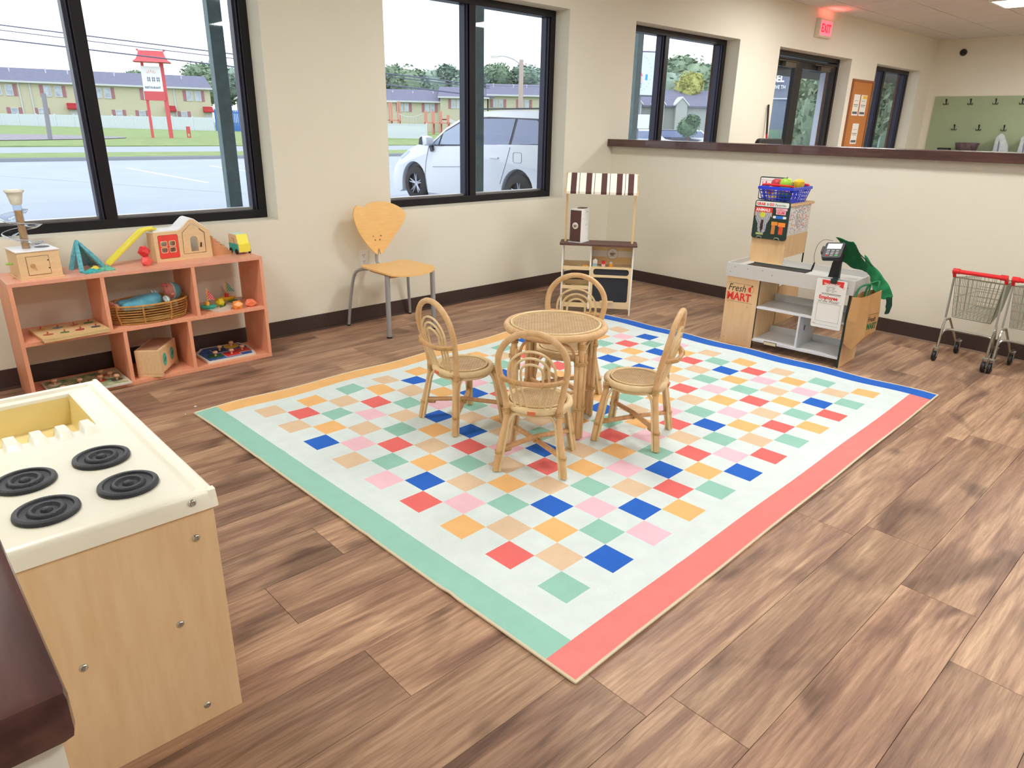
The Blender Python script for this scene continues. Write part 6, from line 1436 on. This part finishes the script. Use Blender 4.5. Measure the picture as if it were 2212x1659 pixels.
# playground
pgd=thing('playground','red and white climbing frame beside the white fence, far behind the minivan','playground',(51.5,73.5,.1),math.radians(-45))
m_pr=mat('play_red',(204,140,128),0.7)
for x in(-3.2,-2.2,-1.2,2.0,2.9,3.8,4.7):
    for y in(0,1.3): B(x,x+.16,y,y+.16,0,3.6 if x<-1 else (2.6 if x<4 else 2.2)).build('play_post',m_pr,pgd)
B(-3.2,-1.0,0,1.4,1.4,1.55).build('deck',m_pr,pgd); B(2,5,0,1.4,1.2,1.35).build('deck',m_pr,pgd)
b=MB()
for i in range(9): b.tube([(-1+.34*i,0,2.2-.35*math.sin(PI*i/8)),(-1+.34*i,0,1.6-.35*math.sin(PI*i/8))],.03,4)
b.tube([(-1+.34*i,0,2.2-.35*math.sin(PI*i/8)) for i in range(9)],.04,4); b.tube([(-3.2,0,3.5),(-1.1,0,3.5)],.05,4); b.build('bridge_rail',m_trimw,pgd)
MB().prism([(5.0,1.4),(8.6,.1),(8.6,.4),(5.0,1.75)],0,.6,'xz').build('play_slide',m_trimw,pgd)
# trees : line behind the second row, edges of first window, third window
n=0
for i in range(17):
    a=i/16; x=50+a*62+rnd.uniform(-1,1); y=127-a*58+rnd.uniform(-2,2); r=rnd.uniform(3.6,4.9)
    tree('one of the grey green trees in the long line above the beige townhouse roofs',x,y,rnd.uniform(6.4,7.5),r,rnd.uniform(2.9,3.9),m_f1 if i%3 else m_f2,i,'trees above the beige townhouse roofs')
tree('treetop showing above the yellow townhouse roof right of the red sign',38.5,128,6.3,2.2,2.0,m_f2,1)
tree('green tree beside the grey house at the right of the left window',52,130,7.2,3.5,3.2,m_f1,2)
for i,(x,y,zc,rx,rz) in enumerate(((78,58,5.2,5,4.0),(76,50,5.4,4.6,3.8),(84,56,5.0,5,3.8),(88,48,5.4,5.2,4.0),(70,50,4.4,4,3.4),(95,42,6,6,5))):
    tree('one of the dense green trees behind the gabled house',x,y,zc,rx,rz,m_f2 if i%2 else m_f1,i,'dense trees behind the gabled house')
tree('yellow green tree standing out above the gabled house roof',67.5,45.6,5.0,1.7,1.9,m_f3,0)
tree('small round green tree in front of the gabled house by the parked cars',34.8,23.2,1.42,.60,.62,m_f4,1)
# shop sign with pole, third window
ps=thing('shop_sign','tall white shop sign with a pink shape and blue block beyond the third window','sign',(24.35,18.0,G),math.radians(-36))
MB().box(-2.2,.0,-.06,.06,2.62,4.25).build('sign_cabinet',mat('cabinet_grey',(120,124,138),0.7),ps); MB().box(-2.15,-.05,-.115,-.10,2.68,4.19).build('sign_face',mat('face_blue_white',(214,226,240),0.6),ps)
MB().box(.0,.15,-.07,.07,-.0,4.25).build('pole',mat('pole_blue',(120,126,142),0.7),ps)
MB().box(-.42,-.34,-.13,-.115,3.22,3.42).build('blue_block',mat('blk',(60,160,210),0.6),ps); MB().prism([(-.80,3.35),(-.52,3.35),(-.66,3.62)],-.13,-.115,'xz').build('pink_shape',mat('pk',(240,130,150),0.6),ps); MB().box(-.72,-.54,-.13,-.115,3.10,3.30).build('pink_block',mat('pk2',(236,190,200),0.6),ps)
text('PLACE',.20,mat('let_dark',(90,100,120),0.7),ps,(-1.12,-.118,2.95),ext=.004)
b=MB()
for i in range(14): a=-PI/2+PI*i/13; b.box(-.62+.42*math.cos(a)-.012,-.62+.42*math.cos(a)+.012,-.12,-.115,3.45+.62*math.sin(a)-.012,3.45+.62*math.sin(a)+.012)
b.build('dots',mat('dots',(130,140,160),0.7),ps)
MB().box(-1.9,-.12,-.10,.06,1.45,1.97).build('lower_board',mat('lb',(226,232,240),0.7),ps); MB().tube([(-.55,0,0),(-.55,0,2.65)],.05,6).build('support',mat('pole_blue',(120,126,142),0.7),ps)
# parked cars beyond
def small_car(label,x,y,rz,m):
    t=thing('parked_car',label,'car',(x,y,G),rz); MB().prism([(-2.1,.35),(-2.1,.8),(-1.2,.95),(-.7,1.4),(.8,1.4),(1.4,.95),(2.1,.85),(2.1,.35)],-.85,.85,'xz').build('body',m,t,bevel=.08,smooth=True)
    MB().prism([(-1.05,.98),(-.65,1.33),(.75,1.33),(1.2,.98)],-.87,.87,'xz').build('windows',m_cgl2,t)
    for cx_ in(-1.3,1.3):
        for y_ in(-.75,.75): MB().cyl((cx_,y_-.12,.32),(cx_,y_+.12,.32),.32,seg=16).build('wheel',m_tire,t)
small_car('white parked car at the left foot of the shop sign',30.2,23.2,math.radians(-60),m_carp); small_car('dark parked car between the shop sign pole and the mullion',37,26.2,math.radians(-60),mat('car_dark',(70,74,96),0.3))
small_car('white parked car left of the small round tree',38.5,26.0,math.radians(-35),m_carp); small_car('dark grey parked car right of the small round tree',43,24.5,math.radians(-40),mat('car_grey',(92,96,110),0.3)); small_car('pale parked car low at the right of the third window',33.0,19.3,math.radians(-40),mat('car_pale',(220,232,236),0.3))
fh=MB().lathe([(.12,0),(.12,.6),(.08,.75),(.0001,.8)],10).build('yellow_marker',mat('hi_vis',(226,236,90),0.6)); fh.location=(31.3,20.6,G); tag(fh,'bright yellow marker post low in the third window','post')
# building with lettering through the door, porch column, shrubs
bl2=thing('drive_through_building','blue grey building with white lettering BEL and DRIVE TH seen through the entrance door','building',(46.8,26.7,-3.15),math.radians(-62.5)); bl2.scale=(3,3,3)
m_bg=mat('building_bluegrey',(110,122,142),0.7,dark=(92,104,128),vs=1.2)
B(-.35,1.0,0,1.2,1.0,4.6).build('wall',m_bg,bl2)
B(-.36,1.01,-.02,0,1.0,1.5).build('lower_wall',mat('bldg_low',(84,108,112),0.8,dark=(120,150,120),vs=3),bl2)
B(-.36,1.01,-.04,0,2.14,2.165).build('ledge',m_trimw,bl2)
m_lw=mat('letters_white',(236,244,252),0.6)
text('BEL',.205,m_lw,bl2,(.455,-.03,2.50),ext=.01,bold=.008,sx=.80); text('DRIVE TH',.105,m_lw,bl2,(.435,-.03,2.355),ext=.01,bold=.002,sx=.72)
pc2=thing('porch_column','white square porch column with a wider cap outside the entrance door','column',(14.1,6.35,G),math.radians(-30))
B(-.17,.17,-.17,.17,0,2.75).build('shaft',mat('porch_white',(214,220,236),0.7),pc2,bevel=.01); B(-.26,.30,-.24,.24,2.75,3.15).build('cap',mat('porch_white',(214,220,236),0.7),pc2,bevel=.01)
b=MB()
for i in range(9): b.box(-.06,.05-.02*(i%3),-.176,-.171,1.05+.085*i,1.065+.085*i)
b.build('notice_lines',m_grey,pc2)
for i,(x,y,r) in enumerate(((17.5,7.6,1.1),(20.5,8.1,1.6),(22.5,7.4,1.4),(26,9.0,2.0))): tree('tall green shrub outside the entrance door and last window',x,y,1.1+r*.5,r,r*1.35,m_f4 if i%2 else m_f2,i,'shrubs outside the entrance')
wc=thing('walkway_canopy','flat canopy roof over the walkway carried by the green grey columns','canopy',(0,4.64,3.5)); B(-8,12.6,0,4.3,0,.3).build('canopy_roof',mat('canopy_dark',(52,56,54),0.8),wc)
cn=thing('entrance_canopy','dark canopy roof over the walkway outside the entrance door','canopy',(15.9,4.7,2.36)); B(-3.0,3.0,0,2.8,0,.25).build('canopy_roof',mat('canopy_dark',(52,56,54),0.8),cn)
for x in(2.85,): B(x,x+.12,2.4,2.52,-2.5,0).build('canopy_post',m_col,cn)
